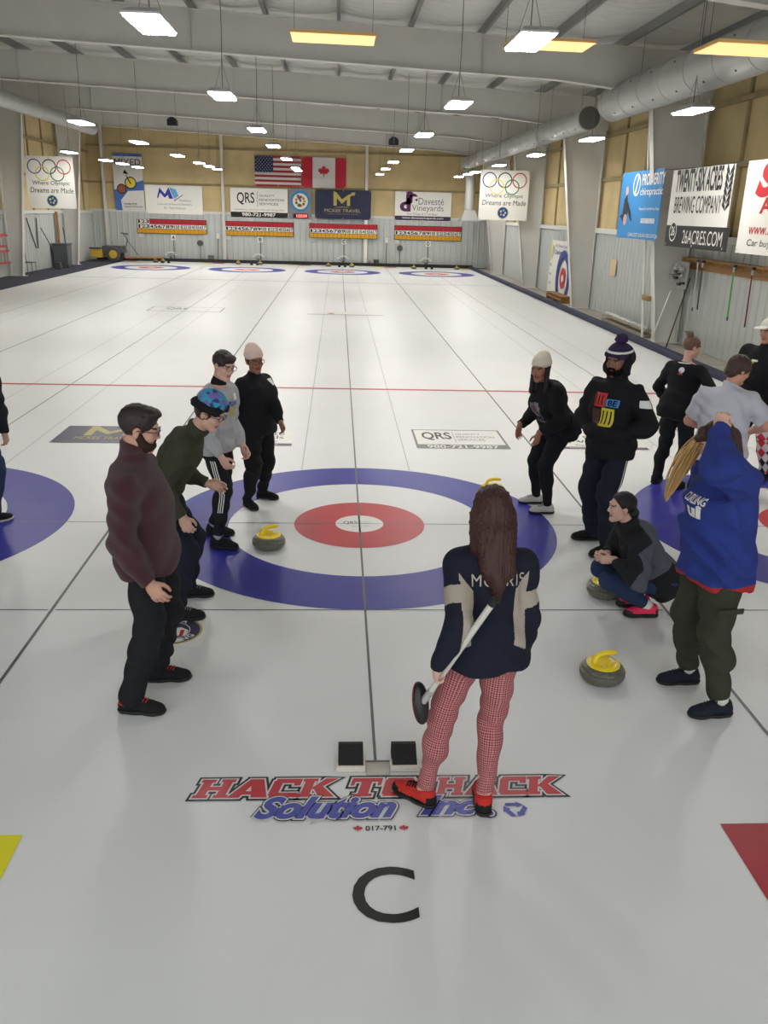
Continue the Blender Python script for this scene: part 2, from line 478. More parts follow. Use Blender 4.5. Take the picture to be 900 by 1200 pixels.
for ch, x0, x1 in (('H', -.927, -.74), ('A', -.755, -.54), ('C', -.556, -.397), ('K', -.41, -.215), ('T', -.158, .01), ('O', .015, .18), ('H', .286, .44), ('A', .435, .62), ('C', .612, .765), ('K', .75, .945)):
    for e, z, mi in ((.021, Z3, 0), (.009, Z4, 1), (0.0, Z5, 2)):
        for ipc, pc in enumerate(GLY[ch]):
            q = pc if isinstance(pc, list) else [(pc[0], pc[1]), (pc[2], pc[1]), (pc[2], pc[3]), (pc[0], pc[3])]
            w = (x1 - x0) * .93; h = .145
            q = [(x0 + a * w + b * h * SH, -3.945 + b * h) for a, b in q]
            mb.poly(grow(q, e), (0, 0, z + ipc * .00008), EX, EY, mi)
G('rink_logo', mb, [I_BLACK, I_HALO, I_LRED], 'red slanted block lettering with black outline')
mb = MB()
for bold, z, mi in ((0.11, Z3 + .003, 0), (0.085, Z4 + .003, 1), (0.045, Z5 + .003, 2)):
    text_into(mb, 'Solution', (0, 0, z), EX, EY, -.60, -4.105, .085, -3.95, bold, 0.5, mi, ref=0.02)
    text_into(mb, 'Inc', (0, 0, z), EX, EY, .21, -4.09, .50, -3.95, bold, 0.5, mi, ref=0.02)
mb.disc((.545, -4.085, Z3 + .003), .035, mi=0); mb.disc((.545, -4.085, Z4 + .003), .026, mi=1); mb.disc((.545, -4.085, Z5 + .003), .018, mi=2)
G('rink_logo', mb, [I_BLACK, I_HALO, I_SCRIPT], 'blue slanted script lettering with black outline')
mb = MB()
for k in range(3):          # recycling arrows
    a = PI / 2 + k * 2 * PI / 3
    n_ = np.array([math.cos(a), math.sin(a)]); t_ = np.array([n_[1], -n_[0]])
    P2 = lambda u, v: tuple((n_ * (.034 + v) + t_ * u) * [1.15, 1.05])
    mb.poly([P2(-.044, -.011), P2(-.034, .011), P2(.010, .011), P2(.010, -.011)], (.675, -4.055, Z4), EX, EY, 0)
    mb.poly([P2(.010, -.021), P2(.010, .021), P2(.042, -.004)], (.675, -4.055, Z4), EX, EY, 0)
G('recycling_arrows', mb, [I_SCRIPT], 'blue recycling arrows')
mb = MB(); text_into(mb, '017-791', (0, -4.178, Z4), EX, EY, -.068, -.016, .075, .016, 0.02, mi=0)
for x in (-.105, .115): mb.poly([(x + p * .028, -.004 + r * .026) for p, r in LEAF], (0, -4.178, Z4), EX, EY, 1)
G('logo_number', mb, [I_BLACK, I_RED])

# ---- bumpers, carpet, curbs
M_BUMP = mat('bumper_navy', S(36, 40, 66), 0.75, bump=.3, bscale=90)
M_BLK = mat('bumper_black', S(26, 26, 28), 0.7)
MB().span((RIGHT_ICE, YN + .2, 0), (RIGHT_ICE + 0.22, 39.9, 0.12)).build('trim_1', M_BUMP, kind='structure', bevel=0.03)
MB().span((XL + .3, 39.75, 0), (RIGHT_ICE + .22, 39.95, 0.16)).build('trim_2', M_BLK, kind='structure', bevel=0.02)
MB().span((XL + .02, YN + .2, -.004), (LEFT_ICE + .0, 39.75, 0.02)).build('trim_3', mat('carpet_navy', S(44, 46, 62), 0.95, bump=.5, bscale=160, vary=.1), kind='structure')
MB().span((XL + .02, 39.95, -.004), (XR - .1, YF - .06, .01)).build('trim_4', M_BLK, kind='structure')

# ---- walls
M_FOAM = mat('wall_foam_tan', S(196, 176, 130), 0.9, bump=1.0, bscale=2.6, vary=.13, vscale=1.1)
M_METAL = mat('wainscot_steel', S(188, 192, 188), 0.42, metal=.25)
M_METALX = mat('wainscot_steel_end', S(188, 192, 188), 0.42, metal=.25)
M_PAINT = mat('frame_grey_paint', S(205, 203, 196), 0.55, vary=.03, vscale=2)
M_TRIM = mat('ledge_grey', S(205, 206, 200), .6)
M_GIRT = mat('girt_dark_tan', S(150, 134, 96), .85, vary=.15, vscale=3)  # darker tan than the foam, for girts and ribs

def corrug_x(y, x0, x1, z0, z1, name, face, mt):
    """ribbed sheet in a plane y = const, ribs every 0.3 m"""
    mb = MB(); prof = []
    x = x0
    while x < x1 - .001:
        for dx, dp in ((0, 0), (.10, 0), (.125, .022), (.165, .022), (.19, 0), (.30, 0)):
            if x + dx <= x1 + .001: prof.append((x + dx, dp))
        x += .30
    vs = []; fs = []
    for (px_, dp) in prof:
        yy = y + face * dp
        vs += [(px_, yy, z0), (px_, yy, z1)]
    for i in range(len(prof) - 1): fs.append((2 * i, 2 * i + 2, 2 * i + 3, 2 * i + 1))
    mb.add(vs, fs); return mb
def corrug_y(x, y0, y1, z0, z1, face):
    m1 = corrug_x(0, y0, y1, z0, z1, '', 1, None)
    out = MB(); out.add([(x + face * v[1], v[0], v[2]) for v in m1.v], m1.f); return out

wall_back = MB().span((XL - .2, YF, 0), (XR + .2, YF + .2, roof_z(XL) + .3)).build('wall_back', M_FOAM, kind='structure')
corrug_x(YF - .05, XL, XR, 0, 2.42, '', -1, None).build('wainscot', M_METAL, wall_back)
MB().span((XL, YF - .10, 2.42), (XR, YF, 2.55)).build('ledge', M_TRIM, wall_back)
for z in (3.86, 5.62):
    MB().span((XL, YF - .07, z - .05), (XR, YF, z + .05)).build('girt', M_GIRT, wall_back)
wall_right = MB().span((XR, YN, 0), (XR + .2, YF + .2, roof_z(XR) + .2)).build('wall_right', M_FOAM, kind='structure')
corrug_y(XR - .05, YN, YF, 0, 2.32, -1).build('wainscot', M_METALX, wall_right)
MB().span((XR - .12, YN, 2.32), (XR, YF, 2.46)).build('ledge', M_TRIM, wall_right)
for z in (3.86, 5.1):
    MB().span((XR - .10, YN, z - .05), (XR, YF, z + .05)).build('girt', M_GIRT, wall_right)
wall_left = MB().span((XL - .2, YN, 0), (XL, YF + .2, roof_z(XL) + .3)).build('wall_left', M_FOAM, kind='structure')
corrug_y(XL + .05, YN, YF, 0, 2.32, 1).build('wainscot', M_METALX, wall_left)
MB().span((XL, YN, 2.32), (XL + .12, YF, 2.46)).build('ledge', M_TRIM, wall_left)
for z in (3.86, 5.3):
    MB().span((XL, YN, z - .05), (XL + .10, YF, z + .05)).build('girt', M_GIRT, wall_left)
# vertical ridges of the sprayed foam bays
mb = MB()
for y in np.arange(1.2, 40, 1.9):
    if min(abs(y - f) for f in FRAMES) > .7: mb.span((XR - .05, y - .05, 2.46), (XR, y + .05, roof_z(XR)))
mb.build('foam_rib', M_GIRT, wall_right)
mb = MB()
for y in np.arange(1.2, 40, 1.9):
    if min(abs(y - f) for f in FRAMES) > .7: mb.span((XL, y - .05, 2.46), (XL + .05, y + .05, roof_z(XL)))
mb.build('foam_rib', M_GIRT, wall_left)

# ---- roof blanket and purlins
M_ROOF = mat('roof_blanket', S(200, 199, 194), .5, bump=.0)
nt = M_ROOF.node_tree; b = nt.nodes['Principled BSDF']
tc = nt.nodes.new('ShaderNodeTexCoord'); mp = nt.nodes.new('ShaderNodeMapping'); mp.inputs['Scale'].default_value = (.55, 3.0, 1)
n1 = nt.nodes.new('ShaderNodeTexNoise'); n1.inputs['Scale'].default_value = 1.6; n1.inputs['Detail'].default_value = 5; n1.inputs['Distortion'].default_value = .6
bp = nt.nodes.new('ShaderNodeBump'); bp.inputs['Strength'].default_value = 1.0; bp.inputs['Distance'].default_value = .12
nt.links.new(tc.outputs['Object'], mp.inputs[0]); nt.links.new(mp.outputs[0], n1.inputs['Vector']); nt.links.new(n1.outputs[0], bp.inputs['Height']); nt.links.new(bp.outputs[0], b.inputs['Normal'])
pur_x = np.arange(-12.4, 8.0, 1.52)
mb = MB(); vs = []; fs = []
xx = []
for x in pur_x:
    for d, sag in ((0, 0), (.3, -.05), (.76, -.09), (1.22, -.05)): xx.append((x + d, sag))
xx = [(XL - .1, 0)] + xx + [(XR + .2, 0)]
for x, sg in xx:
    x = min(x, XR + .2)
    vs += [(x, YN, roof_z(x) + .2 + sg), (x, YF + .2, roof_z(x) + .2 + sg)]
for i in range(len(xx) - 1): fs.append((2 * i, 2 * i + 1, 2 * i + 3, 2 * i + 2))
mb.add(vs, fs); ceiling = mb.build('ceiling', M_ROOF, kind='structure', smooth='all')
M_PUR = mat('purlin_grey', S(140, 142, 140), .5, metal=.4)
for x in pur_x:
    z = roof_z(x) + .1
    m1 = MB(); m1.span((x - .035, YN, z - .1), (x + .035, YF, z - .085)); m1.span((x - .006, YN, z - .1), (x + .006, YF, z + .1))
    m1.build('purlin', M_PUR, ceiling)

# ---- rigid frames: rafter and tapered columns
def wedge(mb, pts, y, t=.012):
    mb.prism([(p[0], p[1]) for p in pts], (0, y + t / 2, 0), (1, 0, 0), (0, 0, 1), t)
def flange(mb, a, b, y, w=.2, t=.014):
    mb.bar((a[0], y, a[1]), (b[0], y, b[1]), w, t, up=(0, 0, 1)) if abs(a[0] - b[0]) > abs(a[1] - b[1]) else mb.bar((a[0], y, a[1]), (b[0], y, b[1]), t, w, up=(0, 1, 0))
def colbar(mb, a, b, y, w=.2, t=.016):
    # flange whose flat side faces along x
    a = np.array([a[0], y, a[1]]); b_ = np.array([b[0], y, b[1]])
    d = unit(b_ - a); n = unit(np.cross(d, (0, 1, 0)))
    mb.box((a + b_) / 2, (t, w, np.linalg.norm(b_ - a)), np.array([n, (0, 1, 0), d]).T)
for y in FRAMES:
    r = MB()
    xl, xr = -12.0, 6.55
    top = lambda x: roof_z(x)
    bot = lambda x: roof_z(x) - .74 - (.12 if x > 5.5 else 0)
    pts = [(XL + .02, top(XL)), (XR - .02, top(XR)), (XR - .02, bot(XR)), (xr, bot(xr)), (4.5, bot(4.5)), (xl, bot(xl)), (XL + .02, bot(XL))]
    wedge(r, pts[::-1], y)
    for a, c_ in (((XL, top(XL)), (XR, top(XR))), ((XL, bot(xl)), (4.5, bot(4.5))), ((4.5, bot(4.5)), (xr, bot(xr)))):
        r.bar((a[0], y, a[1]), (c_[0], y, c_[1]), .22, .016)
    for x in (-9.4, -3.3, 2.8):
        r.span((x - .006, y - .1, bot(x)), (x + .006, y + .1, top(x)))
    r.build('trim_5', M_PAINT, kind='structure')
    cR = MB(); wedge(cR, [(7.32, .0), (XR - .06, 0), (XR - .06, bot(XR)), (xr, bot(xr))], y)
    colbar(cR, (7.32, 0), (xr, bot(xr)), y, .24); colbar(cR, (XR - .12, 0), (XR - .12, bot(XR)), y, .24)
    cR.span((7.2, y - .15, 0), (XR - .02, y + .15, .03))
    cR.build('trim_6', M_PAINT, kind='structure')
    cL = MB(); wedge(cL, [(XL + .1, 0), (-12.62, 0), (xl, bot(xl)), (XL + .1, bot(XL))], y)
    colbar(cL, (-12.62, 0.0), (xl, bot(xl)), y, .24); colbar(cL, (XL + .14, 0), (XL + .14, bot(XL)), y, .24)
    cL.span((XL + .08, y - .15, 0), (-12.5, y + .15, .03))
    cL.build('trim_7', M_PAINT, kind='structure')
# end-wall posts
for x in (-12.35, -6.25, 1.25):
    MB().span((x - .07, YF - .28, 0), (x + .07, YF - .1, roof_z(x))).build('trim_8', M_PAINT, kind='structure')
# diagonal flange braces
for y in FRAMES[1:]:
    mb = MB()
    for x in pur_x[1:-1:2]:
        z = roof_z(x)
        mb.bar((x, y + .02, z - .7), (x, y + .55, z + .02), .03, .03)
    mb.build('trim_9', M_PUR, kind='structure')
# ================================================================ HALL CONTENTS
# ---- tube lamps hung from the roof
M_LAMP = mat('lamp_diffuser', (1, 1, 1), .4, emit=(1.0, .975, .94), estr=LAMP_POWER)
M_HOUS = mat('lamp_housing', S(190, 190, 188), .5, metal=.3)
M_CORD = mat('cord_grey', S(110, 108, 104), .7)
lamp0 = None
ROWS = [(-9.9, [13.9, 26.1, 31.2, 34.1, 37.2], 'outer left row'), (-6.05, [8.0, 13.9, 19.8, 26.1, 31.2, 34.1, 36.8], 'left row'),
        (-2.13, [2.35, 8.05, 14.3, 19.6, 26.2, 33.2, 35.6], 'middle row'), (1.78, [2.5, 8.15, 14.2, 19.6, 26.1, 31.5, 37.0], 'centre right row'),
        (5.7, [2.6, 7.9, 13.9, 19.9, 26.1, 31.9, 34.1, 37.2], 'right row')]
LZ = 4.5
for rx_, ys_, rn in ROWS:
    for i, y in enumerate(ys_):
        lab = 'hanging white tube lamp, number %d from the near end of the %s' % (i + 1, rn)
        ordn = ['nearest', 'second', 'third', 'fourth', 'fifth', 'sixth', 'seventh', 'eighth'][i]
        lab = '%s hanging tube lamp counted from the camera in the %s of the hall' % (ordn, rn)
        if lamp0 is None:
            t = empty('ceiling_lamp', (0, 0, 0), lab, 'ceiling lamp', 'tube lamps hanging in rows')
            h = MB(); h.box((0, 0, .05), (.38, .98, .06), taper=.7); h.span((-.19, -.49, 0), (.19, .49, .022)); h.build('housing', M_HOUS, t)
            d = MB()
            for k in (-1.5, -.5, .5, 1.5): d.span((k * .088 - .036, -.47, -.02), (k * .088 + .036, .47, -.001))
            d.build('diffuser', M_LAMP, t)
            c_ = MB()
            c_.tube([(0, 0, .07), (0, 0, .3), (.012, .01, 1.0), (0, 0, 2.1)], .007, 5)
            c_.tube([(-.13, 0, .06), (0, 0, .5)], .003, 4); c_.tube([(.13, 0, .06), (0, 0, .5)], .003, 4)
            c_.build('suspension_cord', M_CORD, t)
            lamp0 = t
            t.location = (rx_, y, LZ)
        else:
            t = copy_tree(lamp0); t.location = (rx_, y, LZ); t['label'] = lab

# ---- glowing panels added in place of lamp reflections in the window glass
M_WARM = mat('warm_reflection_glow', (1, .8, .45), .5, emit=(1.0, .58, .20), estr=1.0)  # glow imitates lounge lamps mirrored in the glass; no lamp hangs here
wp0 = None
for (x, y, z, lab) in ((-.315, 6.93, 5.2, 'amber panel imitating a window reflection, left of the middle, under the roof'), (2.93, 6.8, 5.2, 'amber panel imitating a window reflection, right of the middle, under the roof'), (4.93, 4.12, 4.78, 'amber panel imitating a window reflection, at the right edge, before the large duct')):
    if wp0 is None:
        t = empty('reflection_panel', (0, 0, 0), lab, 'light panel', 'amber reflection panels')  # added panel imitating a reflection in the window glass, not a real light
        mb = MB(); mb.span((-.63, -.39, 0.0), (.63, .39, .04)); mb.build('reflection_backing', mat('reflection_backing_tan', S(220, 180, 110), .6), t)
        mb = MB(); mb.span((-.62, -.38, -.006), (.62, .38, -.001)); mb.build('reflection_face', M_WARM, t)
        for sx in (-.6, .6): MB().tube([(sx, .3, .04), (sx, .3, 1.1)], .004, 5).build('hanger_wire', M_CORD, t)  # wires added only to carry the reflection panels
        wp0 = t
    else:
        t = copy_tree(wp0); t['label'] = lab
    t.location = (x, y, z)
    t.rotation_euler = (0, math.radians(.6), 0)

# ---- ducts
M_DUCT = mat('duct_grey', S(172, 174, 170), .45, metal=.35, vary=.06, vscale=2)
def duct(pts, r, name, lab, seams=1.2):
    t = empty(name, tuple(pts[0]), lab, 'air duct')
    MB().tube(pts, r, 36).build('duct_pipe', M_DUCT, t, smooth=True)
    a = np.array(pts[0], float); b_ = np.array(pts[-1], float); L = np.linalg.norm(b_ - a); d = (b_ - a) / L
    s_ = .05
    while s_ < L:
        MB().tube([a + d * s_, a + d * (s_ + .03)], r * 1.02, 36).build('seam_band', M_DUCT, t, smooth=True); s_ += seams
    mb = MB(); s_ = .6
    while s_ < L:
        for ang in (-.5, .9):
            p = a + d * s_ + r * np.array([-math.cos(ang), 0, -math.sin(ang)])
            mb.box(p, (.03, .03, .03))
        s_ += seams
    mb.build('air_nozzle', mat('nozzle_dark', S(90, 90, 88), .6), t)
    mb = MB(); s_ = .8
    while s_ < L:
        p = a + d * s_; mb.tube([p + (0, 0, r * .9), (p[0], p[1], roof_z(p[0]) + .15)], .005, 4); s_ += 3.4
    mb.build('hanger_wire', M_CORD, t)
    return t
dn = duct([(6.02, -6.0, 5.22), (6.02, 13.5, 5.22)], .37, 'air_duct', 'large round grey duct under the roof at upper right, nearest')
MB().tube([(6.02, 13.5, 5.22), (6.02, 13.62, 5.22), (6.02, 13.68, 5.22)], [.37, .34, .2], 36).build('end_cap', M_DUCT, dn, smooth=True)
df = duct([(6.0, 15.4, 5.1), (6.0, 36.9, 5.1)], .28, 'air_duct', 'round grey duct with open end, behind the large right duct')
MB().tube([(6.0, 15.38, 5.1), (6.0, 15.40, 5.1)], .262, 36).build('end_grille', mat('duct_inside', S(92, 88, 80), .8), df)
MB().tube([(6.0, 36.9, 5.1), (6.1, 37.6, 5.05), (6.35, 38.2, 4.8), (6.5, 38.5, 4.3), (6.5, 38.5, 3.0)], [.28, .27, .26, .25, .25], 24).build('elbow', M_DUCT, df, smooth=True)
mb = MB(); mb.box((6.5, 38.5, 2.72), (.9, .7, .5), taper=.6); mb.span((6.0, 38.1, 2.40), (7.0, 38.9, 2.48)); mb.build('hood', M_DUCT, df)
duct([(-10.45, 17.5, 5.72), (-10.45, 31.5, 5.72)], .25, 'air_duct', 'round grey duct under the roof at upper left')

# ---- hanging black boxes
for x, y, z, lab in ((-7.75, 35.0, 6.35, 'small black speaker box under the far roof on the left'), (2.3, 35.0, 5.83, 'small black speaker box under the far roof, right of middle')):
    t = empty('speaker_box', (x, y, z), lab, 'speaker')
    mb = MB(); mb.prism([(-.22, -.14), (.22, -.14), (.22, .08), (.08, .2), (-.08, .2), (-.22, .08)], (x, y + .15, z), (1, 0, 0), (0, 0, 1), .3); mb.build('cabinet', mat('box_black', S(34, 34, 36), .6), t)
    MB().tube([(x, y, z + .2), (x, y, roof_z(x) + .1)], .01, 5).build('bracket', M_CORD, t)

# ---- banners
M_WHITE = mat('vinyl_white', S(232, 230, 222), .5, spec=.3)
P = {}
def C_(n, *rgb):
    if n not in P: P[n] = mat('print_' + n, S(*rgb), .5, spec=.3)
    return P[n]
BLACK = C_('black', 30, 30, 32); NAVY = C_('navy', 34, 38, 66); GOLD = C_('gold', 176, 160, 84); GREY = C_('grey', 120, 120, 122); PURP = C_('purple', 92, 40, 92); DPURP = C_('dark_purple', 58, 42, 74)
BLUE = C_('blue', 40, 52, 150); LBLUE = C_('light_blue', 92, 168, 216); RED = C_('red', 190, 36, 46); YEL = C_('yellow', 214, 200, 70); GREEN = C_('green', 30, 120, 80); SKY = C_('sky', 44, 128, 188); ORG = C_('orange', 214, 96, 52)
def banner(name, lab, cat, O, U, Vv, w, h, base, th=.012):
    """sheet with lower-left corner O; U along the width, V up; printed side is UxV"""
    O = np.array(O, float); U = np.array(U, float); Vv = np.array(Vv, float); N = np.cross(U, Vv)
    t = empty(name, tuple(O + U * w / 2), lab, cat)
    mb = MB(); mb.prism([(0, 0), (w, 0), (w, h), (0, h)], O - N * th, U, Vv, th); mb.build('sheet', base, t)
    g = MB()
    for x in (.05, w / 2, w - .05):
        for z in (.05, h - .05): g.ring(O + U * x + Vv * z + N * .004, .012, .025, U, Vv, n=10)
    g.build('grommet', M_HOUS, t)
    return t, O + N * .006, N
def letters(t, mb, mats, name='lettering'):
    return mb.build(name, mats, t)
BY = YF - .12
BP = YF - .32
U, W = np.array((1., 0, 0)), np.array((0., 0, 1))
# A: blue M
t, O, N = banner('sponsor_banner', 'white banner with a blue and light blue letter mark, above the first scoreboard', 'banner', (-10.29, BY, 2.37), U, W, 2.95, 1.42, M_WHITE)
mb = MB()
mb.poly([(.6, .78), (.75, 1.3), (1.02, .98), (1.22, 1.32), (1.44, .76), (1.22, .76), (1.18, .95), (1.0, .8), (.78, 1.05), (.66, .78)], O, U, W, 0)
mb.poly([(1.26, 1.32), (1.6, 1.22), (1.72, .9), (1.5, .76), (1.48, .76)], O, U, W, 1)
mb.poly([(1.45, .68), (1.95, .98), (1.98, .96), (1.5, .64)], O, U, W, 2)
text_into(mb, 'Dentistry', O, U, W, 1.75, .6, 2.35, .74, mi=2)
text_into(mb, 'Cosmetic & General Dentistry', O, U, W, .6, .42, 2.4, .54, mi=2)
text_into(mb, 'Dr. Tom Freeman', O, U, W, .95, .25, 2.05, .36, mi=2)
letters(t, mb, [BLUE, LBLUE, GREY])
# QRS
t, O, N = banner('sponsor_banner', 'white banner with black block letters and a black phone strip, left of the bee sign', 'banner', (-5.89, BY, 2.32), U, W, 3.0, 1.44, M_WHITE)
mb = MB(); mb.quad(O - N * .003, U, W, 0, 0, 3.0, .26, 0)
text_into(mb, '980-721-9987', O, U, W, .6, .06, 2.35, .22, .02, mi=1)
text_into(mb, 'QRS', O, U, W, .35, .62, 1.25, 1.22, .012, mi=0)
mb.quad(O, U, W, 1.4, .5, 1.42, 1.3, 2)
for j, (s_, x1) in enumerate((('QUALITY', 2.3), ('RENOVATION', 2.8), ('SERVICES', 2.5))): text_into(mb, s_, O, U, W, 1.5, 1.02 - .2 * j, x1, 1.14 - .2 * j, .01, mi=2)
text_into(mb, 'COMMERCIAL CONSTRUCTION AND CONSULTING', O, U, W, .2, .34, 2.8, .41, mi=2)
letters(t, mb, [BLACK, M_WHITE, GREY])
# bee sign
t, O, N = banner('club_sign', 'grey square sign with a round blue and cream emblem and a red digital clock', 'sign', (-2.83, BY, 2.30), U, W, 1.2, 1.5, C_('sign_grey', 128, 132, 136))
mb = MB(); c_ = O + U * .6 + W * .88
mb.disc(c_, .52, U, W, mi=0); mb.disc(c_ + N * .002, .40, U, W, mi=1)
for k in range(9):
    a = k * .7; mb.disc(c_ + N * .004 + U * .22 * math.cos(a) + W * .22 * math.sin(a), .07, U, W, mi=(2, 3, 4)[k % 3], n=10)
mb.poly([(-.2, .3), (0, -.05), (.08, .02), (-.08, .34)], c_ + N * .005, U, W, 4); mb.disc(c_ + N * .006 + U * -.05 - W * .2, .09, U, W, mi=4, n=14)
letters(t, mb, [SKY, C_('cream', 226, 222, 190), C_('olive', 150, 148, 60), ORG, C_('slate', 80, 86, 100)], 'emblem')
mb = MB(); mb.prism([(.22, .05), (1.0, .05), (1.0, .26), (.22, .26)], O, U, W, .05); mb.build('clock_case', BLACK, t)
mb = MB(); text_into(mb, '1:22:24', O + N * .056, U, W, .40, .09, .95, .22, .02); mb.build('clock_digits', mat('led_red', (1, .1, .1), .5, emit=(1, .08, .06), estr=6.0), t)
# MCKEE
t, O, N = banner('sponsor_banner', 'navy banner with a gold letter mark, right of the bee sign', 'banner', (-1.45, BP, 2.35), U, W, 2.95, 1.45, NAVY)
mb = MB(); g = np.array([(-.45, 0), (-.45, .72), (-.3, .66), (0, .32), (.34, .56), (.5, .6), (.46, .66), (.7, .68), (.62, .48), (.58, .54), (.42, .46), (.42, 0), (.26, 0), (.26, .34), (0, .1), (-.28, .38), (-.28, 0)])
mb.poly([(1.42 + x, .66 + y) for x, y in g], O, U, W, 0)
mb.poly([(.95, .56), (1.4, .62), (1.95, .58), (1.4, .585)], O, U, W, 0)
text_into(mb, 'MCKEE TRAVEL', O, U, W, .5, .34, 2.4, .5, .01, mi=0)
text_into(mb, 'LUXURY VACATIONS & CRUISES', O, U, W, .65, .22, 2.3, .28, mi=1)
letters(t, mb, [GOLD, GREY])
# DAVESTE
t, O, N = banner('sponsor_banner', 'white vineyard banner with purple letters and a purple strip, above the fourth scoreboard', 'banner', (2.78, BY, 2.36), U, W, 3.0, 1.45, M_WHITE)
mb = MB(); mb.quad(O - N * .003, U, W, 0, 0.02, 3.0, .24, 0)
text_into(mb, 'www.davestevineyards.com', O, U, W, .4, .07, 2.6, .2, .01, mi=1)
text_into(mb, 'Davesté', O, U, W, 1.25, .82, 2.6, 1.16, mi=2); text_into(mb, 'Vineyards', O, U, W, .9, .42, 2.6, .8, mi=2)
text_into(mb, 'Fine Wines & Craft Beer', O, U, W, .65, .29, 2.3, .4, mi=2)
text_into(mb, 'e', O, U, W, .78, .95, 1.15, 1.32, .05, mi=3); text_into(mb, 'd', O, U, W, .32, .5, .78, 1.1, .05, mi=3); text_into(mb, 'j', O, U, W, .55, .85, .85, 1.42, .05, mi=3)
letters(t, mb, [DPURP, M_WHITE, GREY, PURP])
# MIXED: tall banner
t, O, N = banner('sponsor_banner', 'tall grey and blue banner with two round stones, at far left corner', 'banner', (-11.85, BY, 2.50), U, W, 1.5, 2.75, C_('pale_grey', 214, 214, 208))
mb = MB(); mb.quad(O - N * .003, U, W, 0, 2.62, 1.5, 2.75, 3)
text_into(mb, 'MIXED', O, U, W, .1, 2.2, 1.42, 2.5, .03, mi=0)
mb.poly([(0, 0), (.35, 0), (.3, .5), (.7, .95), (1.5, 1.0), (1.5, 1.5), (.9, 1.3), (0, 1.0)], O - N * .003, U, W, 3)
for x, z, r, mi in ((.85, 1.35, .3, 1), (.38, 1.05, .25, 2)): mb.disc(O + N * .001 + U * x + W * z, r, U, W, mi=0); mb.disc(O + N * .003 + U * x + W * z, r * .82, U, W, mi=mi)
mb.poly([(.6, 1.75), (.66, 1.72), (.9, 1.3), (.84, 1.28)], O + N * .004, U, W, 0); mb.poly([(.5, 1.8), (.58, 2.0), (.78, 1.75)], O + N * .004, U, W, 0)
text_into(mb, 'CHARLOTTE', O, U, W, .45, .28, 1.1, .36, .03, mi=0); text_into(mb, 'CURLING ASSOCIATION', O, U, W, .45, .15, 1.4, .22, .02, mi=0)
letters(t, mb, [BLACK, YEL, C_('brick', 150, 84, 66), C_('mid_blue', 70, 108, 172)])
# flags
t, O, N = banner('us_flag', 'flag with red and white stripes and a blue starred corner, on the far wall', 'flag', (-4.58, BY, 3.86), U, W, 2.4, 1.5, C_('flag_white', 206, 200, 196))
mb = MB()
for k in range(0, 13, 2): mb.quad(O - N * .003, U, W, 0, k * 1.5 / 13, 2.4, (k + 1) * 1.5 / 13, 0)
mb.quad(O - N * .001, U, W, 0, 1.5 * 6 / 13, .96, 1.5, 1)
for r in range(9):
    for c2 in range(6 if r % 2 == 0 else 5):
        x = .08 + .16 * c2 + (0 if r % 2 == 0 else .08); z = 1.5 - .045 - .0895 * r
        q = [(x + (.028 if j % 2 == 0 else .011) * math.sin(j * PI / 5), z + (.028 if j % 2 == 0 else .011) * math.cos(j * PI / 5)) for j in range(10)]
        mb.poly(q, O + N * .001, U, W, 2)
letters(t, mb, [C_('flag_red', 150, 40, 50), C_('flag_blue', 38, 42, 74), C_('flag_white', 206, 200, 196)], 'stripes_and_stars')
t, O, N = banner('canadian_flag', 'red and white flag with a red maple leaf, on the far wall', 'flag', (-2.14, BY, 3.87), U, W, 2.3, 1.48, C_('flag_white', 206, 200, 196))
mb = MB(); FR = C_('maple_red', 176, 30, 48)
mb.quad(O - N * .003, U, W, 0, 0, .56, 1.48, 0); mb.quad(O - N * .003, U, W, 1.74, 0, 2.3, 1.48, 0)
mb.poly([(1.14 + x * .36, .76 + y * .36) for x, y in LEAF], O, U, W, 0); letters(t, mb, [FR], 'maple_leaf')
# olympic banners
def olympic(O, w, h, lab):
    t, O, N = banner('slogan_banner', lab, 'banner', O, U, W, w, h, M_WHITE)
    mb = MB(); r = w * .148
    cols = [0, 1, 2, 3, 4]
    for k, (x, z) in enumerate(((.19, .80), (.50, .80), (.80, .80), (.345, .665), (.655, .665))):
        mb.ring(O + U * w * x + W * h * z + N * .001 * k, r * .86, r, U, W, n=40, mi=k)
    text_into(mb, 'Where Olympic', O, U, W, w * .12, h * .43, w * .9, h * .53, .0, .15, mi=1)
    text_into(mb, 'Dreams are Made', O, U, W, w * .06, h * .30, w * .96, h * .40, .0, .15, mi=1)
    c_ = O + U * w * .5 + W * h * .15
    mb.disc(c_, w * .115, U, W, mi=5); mb.disc(c_ + N * .002, w * .10, U, W, mi=0)
    for k in range(5): mb.disc(c_ + N * .004 + U * w * .05 * math.cos(k * 1.3) + W * w * .05 * math.sin(k * 1.3), w * .022, U, W, mi=(3, 5)[k % 2], n=8)
    letters(t, mb, [BLUE, BLACK, RED, YEL, GREEN, C_('lime', 130, 180, 100)], 'rings_and_lettering')
    g = MB()
    for x in (.04, w - .7): g.tube([O + U * x + W * (h - .03), (O[0] + x, 27.82, roof_z(O[0] + x) - .72)], .006, 5)
    g.build('hanging_rope', M_CORD, t)
olympic((-12.0, 27.55, 2.57), 1.78, 1.85, 'white slogan banner with five coloured rings, hanging at the left wall')
olympic((5.27, 27.55, 2.58), 1.92, 1.83, 'white slogan banner with five coloured rings, hanging at the right wall')
